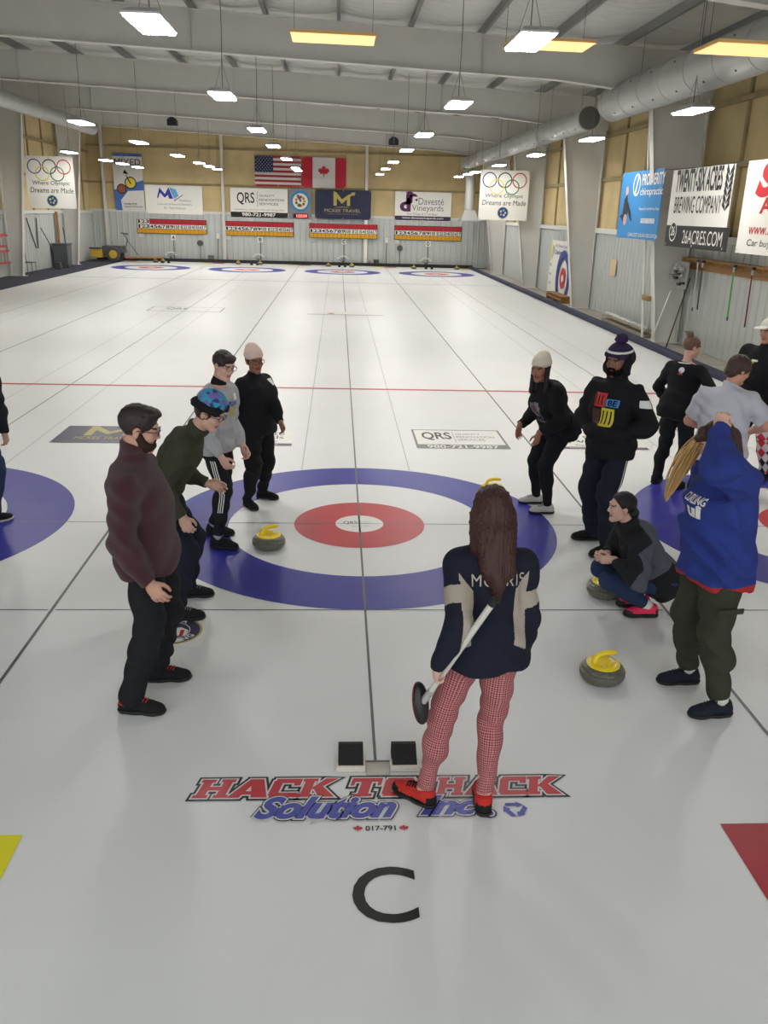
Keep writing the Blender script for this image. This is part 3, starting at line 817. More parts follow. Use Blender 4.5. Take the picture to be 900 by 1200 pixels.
# right wall banners (printed side faces -x; width runs towards the camera)
U2, W2 = np.array((0., -1, 0)), np.array((0., 0, 1))
XB = 6.80
def ties(t, O, w, h):
    for x in (.05, w - .05):
        MB().tube([O + U2 * x + W2 * (h - .04), (7.86, O[1] - x, 3.88)], .006, 5).build('tie_cord', M_CORD, t)
t, O, N = banner('sponsor_banner', 'bright blue banner with a crouching curler and white lettering, on the right wall', 'banner', (XB, 14.72, 2.32), U2, W2, 2.85, 1.5, SKY)
ties(t, O, 2.85,  1.5)
mb = MB(); mb.ring(O + U2 * 1.15 + W2 * 1.2, .2, .25, U2, W2, mi=0); mb.poly([(1.05, 1.0), (1.12, 1.0), (1.28, 1.38), (1.2, 1.38)], O, U2, W2, 0)
text_into(mb, 'PROSPERITY', O, U2, W2, 1.5, 1.18, 2.95, 1.42, .02, mi=0); text_into(mb, 'chiropractic', O, U2, W2, 1.45, .92, 2.9, 1.12, .01, mi=0)
text_into(mb, 'Prepared for the Pain-Free Ways', O, U2, W2, 1.5, .62, 2.8, .70, mi=0); text_into(mb, '704.555.1234', O, U2, W2, 1.7, .50, 2.7, .58, mi=0) if False else None
mb.quad(O, U2, W2, 1.7, .36, 2.6, .46, 0); text_into(mb, 'PROSPERITYCHIRO.COM', O + N * .002, U2, W2, 1.75, .375, 2.55, .445, .01, mi=2)
text_into(mb, 'CHARLOTTE CURLING ASSOCIATION', O, U2, W2, .9, .05, 2.9, .13, mi=0)
mb.poly([(.1, .5), (.3, .55), (.35, .9), (.55, 1.0), (.6, .85), (.9, .6), (1.05, .4), (.95, .4), (.7, .6), (.6, .45), (.4, .35), (.25, .45)], O, U2, W2, 1)
mb.disc(O + N * .002 + U2 * .5 + W2 * 1.08, .1, U2, W2, mi=3, n=16); mb.disc(O + N * .002 + U2 * .55 + W2 * .42, .13, U2, W2, mi=4, n=16)
letters(t, mb, [M_WHITE, BLACK, SKY, C_('skin_print', 200, 150, 120), C_('stone_print', 190, 150, 150)])
t, O, N = banner('sponsor_banner', 'white and black brewing banner with tall narrow black letters, on the right wall', 'banner', (XB, 11.33, 2.24), U2, W2, 2.95, 1.5, M_WHITE)
ties(t, O, 2.95,  1.5)
mb = MB(); mb.quad(O - N * .003, U2, W2, 0, 0, 3.1, .42, 0)
text_into(mb, 'TWENTY-SIX ACRES', O, U2, W2, .25, 1.08, 2.5, 1.48, .03, mi=0); text_into(mb, 'BREWING COMPANY', O, U2, W2, .3, .66, 2.6, .98, .03, mi=0)
mb.ring(O + U2 * .4 + W2 * .3, .17, .2, U2, W2, mi=1); mb.disc(O + U2 * .4 + W2 * .3 - N * .001, .17, U2, W2, mi=0); text_into(mb, '26', O + N * .002, U2, W2, .3, .22, .5, .4, .02, mi=1)
text_into(mb, '26ACRES.COM', O, U2, W2, .95, .08, 2.85, .34, .03, mi=1)
for k in range(6):
    for s_ in (-1, 1): mb.poly([(2.78, .7 + k * .12), (2.78 + s_ * .16, .80 + k * .12), (2.78 + s_ * .13, .92 + k * .12), (2.78 + s_ * .02, .78 + k * .12)], O, U2, W2, 0)
letters(t, mb, [BLACK, M_WHITE])
t, O, N = banner('sponsor_banner', 'white banner with large red letter and red web address, at right edge', 'banner', (XB, 7.87, 2.25), U2, W2, 3.4, 1.5, M_WHITE)
ties(t, O, 3.4,  1.5)
mb = MB(); text_into(mb, 'S', O, U2, W2, .5, .95, 1.15, 1.45, .06, .3, mi=0); text_into(mb, 'AUTO', O, U2, W2, .7, .66, 2.2, .9, .03, mi=0)
text_into(mb, 'www.S', O, U2, W2, .4, .32, 1.2, .5, .0, .1, mi=0); text_into(mb, 'Car buyi', O, U2, W2, .4, .1, 1.3, .24, .0, .1, mi=1)
letters(t, mb, [RED, BLACK])
# leaning board
O = np.array((7.70, 25.35, .03))
t, O, N = banner('rules_board', 'white board with half a painted target, leaning against the right wall', 'board', O, U2, np.array((.04, 0, 1.)), 3.3, 1.92, M_WHITE, .02)
mb = MB(); cc = O + U2 * 2.2 + W2 * .68
for r0, r1, mi in ((.64, .95, 0), (.0, .36, 1)): mb.ring(cc + N * .002, r0, r1, U2, W2, mi=mi)
mb.disc(cc + N * .004, .13, U2, W2, mi=3)
text_into(mb, 'NC Olympic Sports', O, U2, W2, .9, 1.68, 2.6, 1.8, .01, mi=2); text_into(mb, 'Charlotte Curling', O, U2, W2, .8, 1.42, 3.0, 1.6, .02, mi=0)
for k in range(3):
    text_into(mb, ('8ft', '4ft', '1ft')[k], O, U2, W2, .25, 1.0 - k * .32, .5, 1.1 - k * .32, .01, mi=2)
mb.poly([(.2, 1.2), (.3, 1.25), (.4, 1.8), (.15, 1.85)], O, U2, W2, 4)
letters(t, mb, [C_('target_blue', 44, 66, 140), RED, C_('violet', 100, 80, 140), M_WHITE, YEL])

# ---- scoreboards
M_SRED = C_('score_red', 170, 34, 44); M_SYEL = C_('score_yellow', 206, 150, 30)
for k, (x0, L) in enumerate(((-10.80, 'A'), (-6.22, 'B'), (-1.76, 'C'), (2.78, 'D'))):
    t = empty('scoreboard', (x0 + 1.8, YF - .12, 1.38), 'red and yellow hanging score board above the letter %s on the far wall' % L, 'scoreboard', 'scoreboards on the far wall')
    y = YF - (.36 if L == 'C' else .16)
    MB().span((x0, y, 1.38), (x0 + 3.62, y + .05, 2.11)).build('backboard', BLACK, t)
    mb = MB(); mg = MB(); mn = MB(); w = 3.58 / 17
    for i in range(17):
        xx0 = x0 + .02 + i * w
        skip = (k == 0 and i < 3)
        MB().prism([(.01, 0), (w - .006, 0), (w - .006, .235), (.01, .235)], (xx0, y, 1.86), (1, 0, 0), (0, 0, 1), .02).build('score_card', M_WHITE if skip else M_SRED, t)
        MB().prism([(.01, 0), (w - .006, 0), (w - .006, .21), (.01, .21)], (xx0, y, 1.40), (1, 0, 0), (0, 0, 1), .02).build('score_card', M_SYEL, t)
        mn.prism([(.01, 0), (w - .006, 0), (w - .006, .215), (.01, .215)], (xx0, y, 1.63), (1, 0, 0), (0, 0, 1), .015, mi=0)
        text_into(mn, str(i + 1), (xx0, y - .022, 1.63), (1, 0, 0), (0, 0, 1), .03 if i else .07, .03, w - .03 if i else w - .08, .185, .03, mi=1)
        if skip: text_into(mn, str(i + 1), (xx0, y - .027, 1.86), (1, 0, 0), (0, 0, 1), .03 if i else .07, .04, w - .03 if i else w - .08, .2, .03, mi=1)
    mn.build('number_strip', [M_WHITE, BLACK], t)
    s_ = empty('sheet_sign', (x0 + 1.85, YF - .12, 1.08), 'small white sign with the letter %s below its scoreboard' % L, 'sign')
    cx = x0 + 1.85
    MB().span((cx - .13, YF - .14, 1.07), (cx + .13, YF - .11, 1.34)).build('plate', M_WHITE, s_)
    mb = MB(); text_into(mb, L, (cx, YF - .145, 1.07), (1, 0, 0), (0, 0, 1), -.07, .05, .07, .22, .03); mb.build('letter', BLACK, s_)
    st = empty('conduit', (cx, YF - .12, 0), 'grey vertical conduit below the letter %s sign' % L, 'conduit', 'conduits under the sheet signs')
    MB().tube([(cx, YF - .12, .02), (cx, YF - .12, 1.06)], .022, 8).build('pipe', M_CORD, st)
    MB().span((x0 + .06, YF - .14, 1.17), (x0 + .28, YF - .10, 1.36)).build('socket_box', M_TRIM, t)

# brooms stored on the far wall
M_STICK = mat('stick_dark', S(70, 70, 72), .5); M_STW = mat('stick_white', S(225, 225, 220), .5)
def far_broom(x, lab):
    t = empty('push_broom', (x, YF - .35, .02), lab, 'broom', 'brooms between the scoreboards')
    MB().tube([(x, YF - .35, .012), (x + .02, YF - .17, 1.2)], .02, 8).build('handle', M_STICK, t)
    MB().box((x + .02, YF - .17, 1.33), (.13, .06, .26)).build('head', M_STW, t)
far_broom(-6.62, 'broom standing head up between the first and second scoreboards')
far_broom(2.36, 'broom standing head up between the third and fourth scoreboards')
for x, z, lab in ((-7.55, .95, 'round dark hose reel under the first scoreboard'), (3.1, .95, 'round dark hose reel under the fourth scoreboard')):
    t = empty('hose_reel', (x, YF - .2, z), lab, 'hose reel')
    MB().tube([(x, YF - .25, z), (x, YF - .12, z)], .15, 20).build('reel', M_STICK, t)
    MB().tube([(x, YF - .14, z - .1), (x, YF - .14, .02)], .015, 6).build('hose', M_STICK, t)
def bucket(x, y, r, h, lab, name='waste_bin', m_=None, cat='bin'):
    t = empty(name, (x, y, 0.01), lab, cat)
    MB().lathe([(r * .82, .01), (r, h), (r * 1.06, h), (r * 1.06, h + .03), (r * .9, h + .03), (r * .8, h * .9)], (x, y, 0.0), 20).build('body', m_ or M_CORD, t, smooth=True)
    MB().lathe([(r * .8, h * .80), (r * .8, h * .82)], (x, y, 0), 20).build('liner', M_STICK, t)
bucket(-6.98, YF - .35, .16, .32, 'small grey bin by the first post on the far wall')
bucket(2.03 - .2, YF - .35, .15, .3, 'small black bin right of the white post on the far wall', m_=M_STICK)
# safety cones by the posts
for x, lab in ((-6.12, 'small red cone at foot of the tall left post'), (1.50, 'small red cone at foot of the white post below the third scoreboard')):
    t = empty('safety_cone', (x, YF - .40, 0.01), lab, 'cone')
    MB().lathe([(.10, .0), (.10, .02), (.055, .02), (.015, .27), (.0, .27)], (x, YF - .35, .01), 16).build('cone_body', C_('cone_red', 220, 60, 60), t, smooth=True)
# white lower post under scoreboard C
t = empty('white_post', (1.25, YF - .42, 0), 'white boxed post seen below the third scoreboard', 'post')
MB().span((1.17, YF - .305, 0.01), (1.33, YF - .283, 2.33)).build('casing', M_WHITE, t)
# tangle of brushes at hack ends
def brush_pile(x, lab):
    t = empty('broom_stand', (x, 39.85, .16), lab, 'stand', 'stands behind the far hacks')
    mb = MB()
    for k in range(5):
        a = -.9 + .45 * k
        mb.tube([(x, 39.86, .16), (x + .3 * math.sin(a), 39.86, .16 + .3 * math.cos(a))], .012, 6)
        mb.box((x + .32 * math.sin(a), 39.86, .16 + .32 * math.cos(a)), (.13, .05, .05), mi=1)
    mb.build('brush', [M_STICK, M_STW], t)
brush_pile(-9.05, 'small stand with white brushes behind the first far target')
brush_pile(-4.45, 'small stand with white brushes behind the second far target')
brush_pile(.05, 'small stand with white brushes behind the third far target')
brush_pile(4.5, 'small stand with white brushes behind the fourth far target')

# ---- curling stones
def granite(name, c1, c2):
    m_ = mat(name, c1, .28, spec=.5)
    nt = m_.node_tree; b = nt.nodes['Principled BSDF']
    tc = nt.nodes.new('ShaderNodeTexCoord'); n = nt.nodes.new('ShaderNodeTexNoise'); n.inputs['Scale'].default_value = 85; n.inputs['Detail'].default_value = 3
    rp = nt.nodes.new('ShaderNodeValToRGB'); rp.color_ramp.elements[0].position = .42; rp.color_ramp.elements[1].position = .6
    rp.color_ramp.elements[0].color = (*c1, 1); rp.color_ramp.elements[1].color = (*c2, 1)
    nt.links.new(tc.outputs['Object'], n.inputs['Vector']); nt.links.new(n.outputs[0], rp.inputs[0]); nt.links.new(rp.outputs[0], b.inputs['Base Color'])
    return m_
M_GRAN = granite('granite', S(88, 86, 75), S(112, 110, 97))
M_BAND = mat('granite_rough_band', S(98, 96, 84), .6, bump=.3, bscale=140)
M_YH = mat('handle_yellow', S(246, 214, 30), .35, spec=.5, coat=.3)
def arcprof(pts, n=6):
    return pts
def make_stone(loc, rot, lab, hm=M_YH):
    t = empty('curling_stone', (0, 0, 0), lab, 'curling stone', 'curling stones with yellow handles')
    R_, Hh = .1425, .115
    prof = [(.03, 0.004), (.062, .0), (.068, .004)]
    for k in range(9):
        a = -PI / 2 + k * (PI / 2 - .35) / 8
        prof.append((R_ - .05 + .05 * math.cos(a) * 1.0, .052 + .048 * math.sin(a)))
    lo = prof[:]
    band = [(R_ - .0022, .040), (R_, .045), (R_, .071), (R_ - .0022, .076)]
    up = []
    for k in range(9):
        a = .35 + k * (PI / 2 - .35) / 8
        up.append((R_ - .055 + .055 * math.cos(a), .062 + .052 * math.sin(a)))
    up.append((.05, Hh)); up.append((0.001, Hh))
    MB().lathe(lo + [(R_ - .003, .036), (R_ - .003, .08)] + up, (0, 0, 0), 48).build('granite_body', M_GRAN, t, smooth='all')
    MB().lathe(band, (0, 0, 0), 48).build('striking_band', M_BAND, t, smooth='all')
    MB().lathe([(.105, Hh - .006), (.105, Hh + .003), (.098, Hh + .009), (.07, Hh + .013), (.001, Hh + .014)], (0, 0, 0), 48).build('handle_plate', hm, t, smooth=True)
    pth = [(0, -.062, Hh + .008), (0, -.062, Hh + .03), (0, -.055, Hh + .052), (0, -.035, Hh + .066), (0, 0, Hh + .071), (0, .04, Hh + .070), (0, .075, Hh + .066), (0, .088, Hh + .064)]
    MB().tube(pth, [.024, .019, .0165, .016, .0165, .0165, .0155, .010], 14).build('handle', hm, t, smooth='all')
    m_ = MB(); m_.box((.0, .06, Hh + .0125), (.05, .022, .004)); m_.box((.055, -.03, Hh + .012), (.022, .014, .004)); m_.build('sticker', M_STW, t)
    t.location = loc; t.rotation_euler = (0, 0, rot)
    return t
stone0 = make_stone((-.80, -.60, .001), math.radians(-60), 'yellow-handled stone on the white ring beside the boy in the grey sweatshirt')
def stone(loc, rot, lab):
    t = copy_tree(stone0); t.location = (loc[0], loc[1], .001); t.rotation_euler = (0, 0, rot); t['label'] = lab
    return t
stone((1.875, -1.56), math.radians(40), 'yellow-handled stone half hidden under the squatting woman')
stone((1.475, -2.82), math.radians(-75), 'yellow-handled stone nearest the camera, on open ice beside the woman in blue')
stone((1.40, .85), math.radians(-80), 'yellow-handled stone on the blue ring, hidden behind the long-haired woman but for its handle')
for x, y, lab in ((-9.62, 38.6, 'left stone of the pair behind the first far target'), (-9.28, 38.75, 'right stone of the pair behind the first far target'), (-5.4, 38.7, 'stone left of the hacks at the second far target'), (-4.28, 38.7, 'stone right of the hacks at the second far target'),
                  (-.72, 38.6, 'stone left of the hacks at the third far target'), (.5, 38.5, 'stone right of the hacks at the third far target'), (3.72, 38.2, 'stone left of the hacks at the fourth far target'), (6.02, 38.6, 'stone by the right bumper at the fourth far target')):
    stone((x, y), random.random() * 6, lab)['group'] = 'curling stones with yellow handles'

# ---- hacks
M_RUB = mat('rubber_black', S(30, 30, 30), .8, bump=.8, bscale=120)
M_HB = mat('hack_base_white', S(216, 210, 196), .55)
def make_hack(x, y, lab, z=0.0):
    t = empty('foot_hack', (0, 0, 0), lab, 'foot hack', 'black rubber foot hacks')
    m_ = MB(); m_.span((-.078, -.07, 0.002), (.078, .005, .034)); m_.build('base', M_HB, t, bevel=.006)
    m_ = MB(); pr = [(-.055, .034), (-.02, .04), (.02, .055), (.06, .085), (.10, .075), (.105, .002), (.0, .002), (-.055, .03)]
    m_.prism([(a, b_) for a, b_ in pr][::-1], (-.066, 0, 0), (0, 1, 0), (0, 0, 1), .132); m_.build('rubber_pad', M_RUB, t, bevel=.006)
    t.location = (x, y, z)
    return t
hack0 = make_hack(-.132, -3.68, 'black and white foot hack left of the centre line, near the camera')
h2 = copy_tree(hack0); h2.location = (.152, -3.68, 0); h2['label'] = 'black and white foot hack beside the red shoe of the long-haired woman'
t = empty('hack_board', (0.01, -3.72, 0), 'thin pale board joining the two near foot hacks', 'board')
m_ = MB(); m_.span((-.052, -3.775, .003), (.072, -3.665, .008)); m_.build('board', icemat('hack_board_mat', S(188, 184, 172), .12), t)
m_ = MB(); m_.span((-.055, -3.672, .008), (.075, -3.66, .012)); m_.build('edge_strip', M_CORD, t)
for k in (-2, -1, 0, 1):
    for s_, sn in ((-1, 'left'), (1, 'right')):
        h = copy_tree(hack0); h.location = (k * SPC + s_ * .15, 38.42, 0); h.rotation_euler = (0, 0, PI); h['label'] = '%s foot hack behind the %s far target' % (sn, {-2: 'first', -1: 'second', 0: 'third', 1: 'fourth'}[k])

# ---- right wall: broom rack and brooms
M_WOOD = mat('rack_wood', S(150, 108, 58), .6, vary=.2, vscale=6, stretch=(1, .2, 3))
t = empty('broom_rack', (7.62, 9.0, 1.85), 'long wooden broom rail below the banners on the right wall', 'rack')
MB().span((7.66, 4.0, 1.88), (7.88, 12.4, 1.98)).build('shelf', M_WOOD, t)
MB().span((7.84, 4.0, 1.72), (7.88, 12.4, 1.9)).build('back_rail', M_WOOD, t)
for y in np.arange(4.3, 12.3, .35): MB().bar((7.5, y, 1.94), (7.88, y, 1.86), .03, .05).build('peg', M_WOOD, t)
M_CARB = mat('carbon', S(40, 40, 42), .35); M_GRN = mat('stick_green', S(60, 170, 60), .45); M_MAR = mat('stick_maroon', S(120, 34, 44), .45); M_SIL = mat('stick_silver', S(190, 190, 186), .35, metal=.4)
def wall_broom(y, m_, L, lab, head_up=True, top=1.94, lean=0.0):
    x = 7.44
    t = empty('curling_broom', (x, y, top), lab, 'broom', 'curling brooms hanging on the rack')
    MB().tube([(x, y, top), (x + .02, y + lean, top - L)], [.013, .016], 8).build('handle', m_, t)
    m2 = MB(); m2.box((x - .02, y, top + .02), (.07, .19, .05)); m2.build('brush_head', M_CARB, t)
    MB().tube([(x, y, top), (x, y, top - .1)], .02, 8).build('collar', M_SIL, t)
    MB().tube([(x + .02, y + lean, top - L), (x + .02, y + lean, top - L - .07)], .017, 8).build('end_grip', M_CARB, t)
wall_broom(10.95, M_SIL, .95, 'silver broom hanging under the brewing banner')
wall_broom(10.70, M_CARB, .90, 'dark broom hanging right of the silver one under the brewing banner')
wall_broom(9.20, M_GRN, .95, 'green broom hanging on the wooden rail')
wall_broom(8.42, M_MAR, .98, 'maroon broom hanging on the wooden rail near the right edge')
wall_broom(7.45, M_SIL, .98, 'grey broom hanging on the rail at the right edge of the picture')
for y, lab in ((12.3, 'white long-handled squeegee leaning beside the near column'), (11.3, 'black long-handled scraper leaning beside the white squeegee')):
    t = empty('squeegee', (7.28, y, .01), lab, 'squeegee')
    mm = M_STW if y > 12.2 else M_CARB
    MB().tube([(7.12, y, .03), (7.36, y - .25, 1.25 if y > 12 else 1.6)], .015, 8).build('handle', mm, t)
    MB().bar((7.12, y - .25, .02), (7.12, y + .25, .02), .04, .04).build('blade', mm, t)
t = empty('parts_basket', (7.5, 12.0, 1.5), 'clip rack crowded with black and silver brush heads beside the near column', 'rack')
mb = MB()
random.seed(3)
for k in range(22): mb.box((7.45 + random.uniform(-.05, .05), 12.0 + random.uniform(-.28, .28), 1.58 + random.uniform(-.2, .22)), (.06, .14, .05), mi=k % 3)
mb.build('brush_heads', [M_CARB, M_SIL, M_HOUS], t)
MB().span((7.54, 11.7, 1.3), (7.57, 12.3, 1.88)).build('backing', M_SIL, t)
t = empty('gripper_tray', (7.5, 15.2, 0), 'low rack with a row of small rubber feet along the right wall', 'rack')
mb = MB(); mb.span((7.36, 13.4, .01), (7.6, 17.0, .06)); mb.span((7.36, 13.4, .14), (7.6, 17.0, .17)); mb.build('shelf', mat('tray_tan', S(150, 142, 120), .6), t)
mb = MB()
for y in np.arange(13.5, 17.0, .2):
    mb.lathe([(.05, 0), (.06, .04), (.03, .09), (.012, .09)], (7.45, y, .17), 10)
mb.build('rubber_foot', M_SIL, t, smooth=True)
t = empty('wall_bracket', (7.1, 13.0, 1.05), 'small wooden push brush head hanging on the column', 'brush')
MB().bar((7.12, 13.1, 1.02), (7.12, 12.7, 1.02), .1, .06).build('block', M_WOOD, t)
MB().bar((7.12, 13.1, .965), (7.12, 12.7, .965), .08, .05).build('bristles', mat('bristle', S(120, 116, 90), .9), t)
t = empty('wall_paper', (7.86, 18.0, 1.35), 'beige paper sheet on the ribbed right wall', 'paper')
MB().span((7.862, 17.8, 1.15), (7.868, 18.35, 1.62)).build('paper', C_('beige', 214, 190, 150), t)
t = empty('drain_pipe', (7.22, 13.0, 0), 'thin white vertical pipe beside the near right column', 'pipe')
MB().tube([(7.22, 13.15, .02), (6.72, 13.15, 5.5)], .028, 10).build('pipe', M_WHITE, t)
t = empty('crate', (7.5, 23.6, 0), 'dark low crate on the floor below the leaning target board', 'crate')
mb = MB()
for y in (21.6, 22.6, 23.6): mb.span((7.3, y - .03, .0), (7.62, y + .03, .2))
mb.span((7.3, 21.5, .2), (7.62, 23.7, .23)); mb.span((7.3, 21.5, .08), (7.32, 23.7, .16)); mb.build('crate_body', M_WOOD, t)

# ---- left wall items
M_LRED = mat('ladder_red', S(178, 74, 62), .5)
def ladder(y0, z0, y1, z1, lab):
    t = empty('ladder', (-12.8, (y0 + y1) / 2, 0), lab, 'ladder')
    mb = MB()
    for d in (0, .42): mb.bar((-12.95, y0, z0 + d), (-12.95, y1, z1 + d), .05, .09)
    mb.build('rail', M_LRED, t)
    mb = MB(); n = int(abs(y1 - y0) / .32)
    for k in range(n):
        f_ = (k + .5) / n; y = y0 + (y1 - y0) * f_; z = z0 + (z1 - z0) * f_; mb.bar((-12.95, y, z), (-12.95, y, z + .42), .03, .03)
    mb.build('rung', mat('rung_grey', S(180, 160, 150), .5), t)
ladder(22.0, .62, 27.5, .55, 'long red ladder stored on its side along the left wall, lower')
ladder(22.0, 1.24, 27.2, 1.16, 'red ladder resting slanted above the lower ladder at left')
t = empty('shelf_bracket', (-12.9, 27.0, 1.9), 'red bar on the left wall above the ladders', 'bar')
MB().bar((-12.9, 22, 1.45), (-12.9, 27.4, 1.55), .05, .06).build('bar', M_LRED, t)
t = empty('wheeled_bin', (-12.75, 33.4, 0.02), 'tall dark grey wheeled bin by the left wall', 'bin')
M_BIN = mat('bin_grey', S(84, 90, 92), .55)
MB().box((-12.72, 33.4, .52), (.62, .62, .95), taper=1.12).build('bin_body', M_BIN, t, bevel=.03)
MB().box((-12.72, 33.4, 1.03), (.74, .74, .06)).build('lid', M_BIN, t, bevel=.02)
MB().tube([(-12.42, 33.0, .1), (-12.36, 33.0, .1)], .1, 14).build('wheel', M_STICK, t)
def pole(x0, y0, x1, y1, z1, lab, m_=M_STICK, r=.02):
    t = empty('long_pole', (x0, y0, .02), lab, 'pole')
    MB().tube([(x0, y0, .03), (x1, y1, z1)], r, 8).build('shaft', m_, t)
    MB().box((x0, y0, .06), (.3, .1, .06)).build('foot', m_, t)
pole(-12.5, 32.6, -12.98, 31.6, 1.75, 'dark pole leaning on the left wall before the wheeled bin')
pole(-12.75, 34.4, -12.95, 34.6, 1.7, 'dark pole leaning behind the wheeled bin')
t = empty('timber_post', (-13.0, 34.0, 0), 'rough brown timber upright behind the wheeled bin', 'post')
MB().span((-13.06, 34.0, .02), (-12.98, 34.16, 2.4)).build('post', M_WOOD, t)
t = empty('hanging_hose', (-13.1, 31.0, 2.2), 'thin dark looped hose hanging on the left wall', 'hose')
MB().tube([(-13.1, 30.3, 2.15), (-13.09, 31.1, .95), (-13.09, 31.35, .92), (-13.1, 31.5, 2.15)], .025, 8).build('hose', M_STICK, t)
t = empty('folding_chair', (-12.85, 29.3, .02), 'small dark metal chair against the left wall', 'chair')
mb = MB()
for y in (29.0, 29.5):
    for x in (-13.0, -12.65): mb.tube([(x, y, .03), (x, y, .45)], .012, 6)
    mb.tube([(-13.02, y, .45), (-13.05, y, .82)], .012, 6)
mb.build('leg', M_STICK, t); MB().span((-13.02, 28.98, .44), (-12.62, 29.52, .47)).build('seat', M_STICK, t); MB().span((-13.06, 28.98, .66), (-13.03, 29.52, .82)).build('backrest', M_STICK, t)
t = empty('small_machine', (-12.6, 32.0, .02), 'small black machine on the carpet before the wheeled bin', 'machine')
MB().box((-12.55, 32.1, .17), (.3, .32, .28), taper=.7).build('case', M_STICK, t, bevel=.02); MB().tube([(-12.55, 32.1, .3), (-12.55, 32.0, .5)], .02, 8).build('handle', M_STICK, t)
# ice scraper with yellow wheels
t = empty('ice_scraper', (-11.8, 38.6, .02), 'black and yellow motor ice scraper parked in the far left corner', 'machine')
M_MY = mat('machine_yellow', S(196, 162, 50), .5); bx_, by_ = -11.7, 38.6
MB().box((bx_, by_, .62), (1.25, .7, .34), taper=.82).build('hood', M_STICK, t, bevel=.04)
MB().span((bx_ - 1.1, by_ - .35, .2), (bx_ - .5, by_ + .35, .62)).build('engine_block', M_MY, t, bevel=.03)
MB().span((bx_ - 1.14, by_ - .38, .62), (bx_ - .56, by_ - .30, .70)).build('guard', M_STICK, t)
for dy in (-.42, .38):
    w_ = MB(); Rw = [[1, 0, 0], [0, 0, 1], [0, -1, 0]]
    w_.lathe([(.2, 0), (.33, 0), (.36, .03), (.36, .13), (.33, .16), (.2, .16)], (bx_ + .05, by_ + dy, .38), 28, R=Rw); w = w_.build('wheel', M_STICK, t, smooth=True)
    w_ = MB(); w_.lathe([(.02, -.01), (.2, -.01), (.21, .05), (.21, .17), (.02, .17)], (bx_ + .05, by_ + dy, .38), 24, R=Rw); w_.build('rim', M_MY, w, smooth=True)
MB().tube([(bx_ + .6, by_ - .1, .6), (bx_ + .75, by_ - .1, 1.1), (bx_ + .55, by_ - .1, 1.4)], .025, 8).build('handle_bar', M_STICK, t)
MB().tube([(bx_ + .42, by_, 1.42), (bx_ + .78, by_, 1.36)], .035, 8).build('grip', M_STICK, t)
MB().tube([(bx_ + .7, by_ - .05, 1.1), (bx_ + 1.25, by_ - .1, .35)], .018, 8).build('brace', M_STICK, t)
MB().bar((bx_ + .6, by_ - .1, .22), (bx_ + 2.5, by_ - .1, .26), .25, .07).build('scraper_deck', M_WOOD, t)
# white furled sheet on the first left column
t = empty('plastic_sheet', (-12.4, 26.2, 3.6), 'crumpled clear white plastic hanging at the top left edge', 'sheet')
mb = MB(); random.seed(5); vs = []; fs = []
for i in range(13):
    for j in range(7): vs.append((-12.55 + .12 * math.sin(i * 1.9 + j * 2.3), 25.2 + j * .13 + .03 * math.sin(i * 1.3), 5.1 - i * .12))
for i in range(12):
    for j in range(6): fs.append((i * 7 + j, i * 7 + j + 1, (i + 1) * 7 + j + 1, (i + 1) * 7 + j))
mb.add(vs, fs); mb.build('film', mat('film', S(225, 222, 212), .25, spec=.7), t, smooth='all')
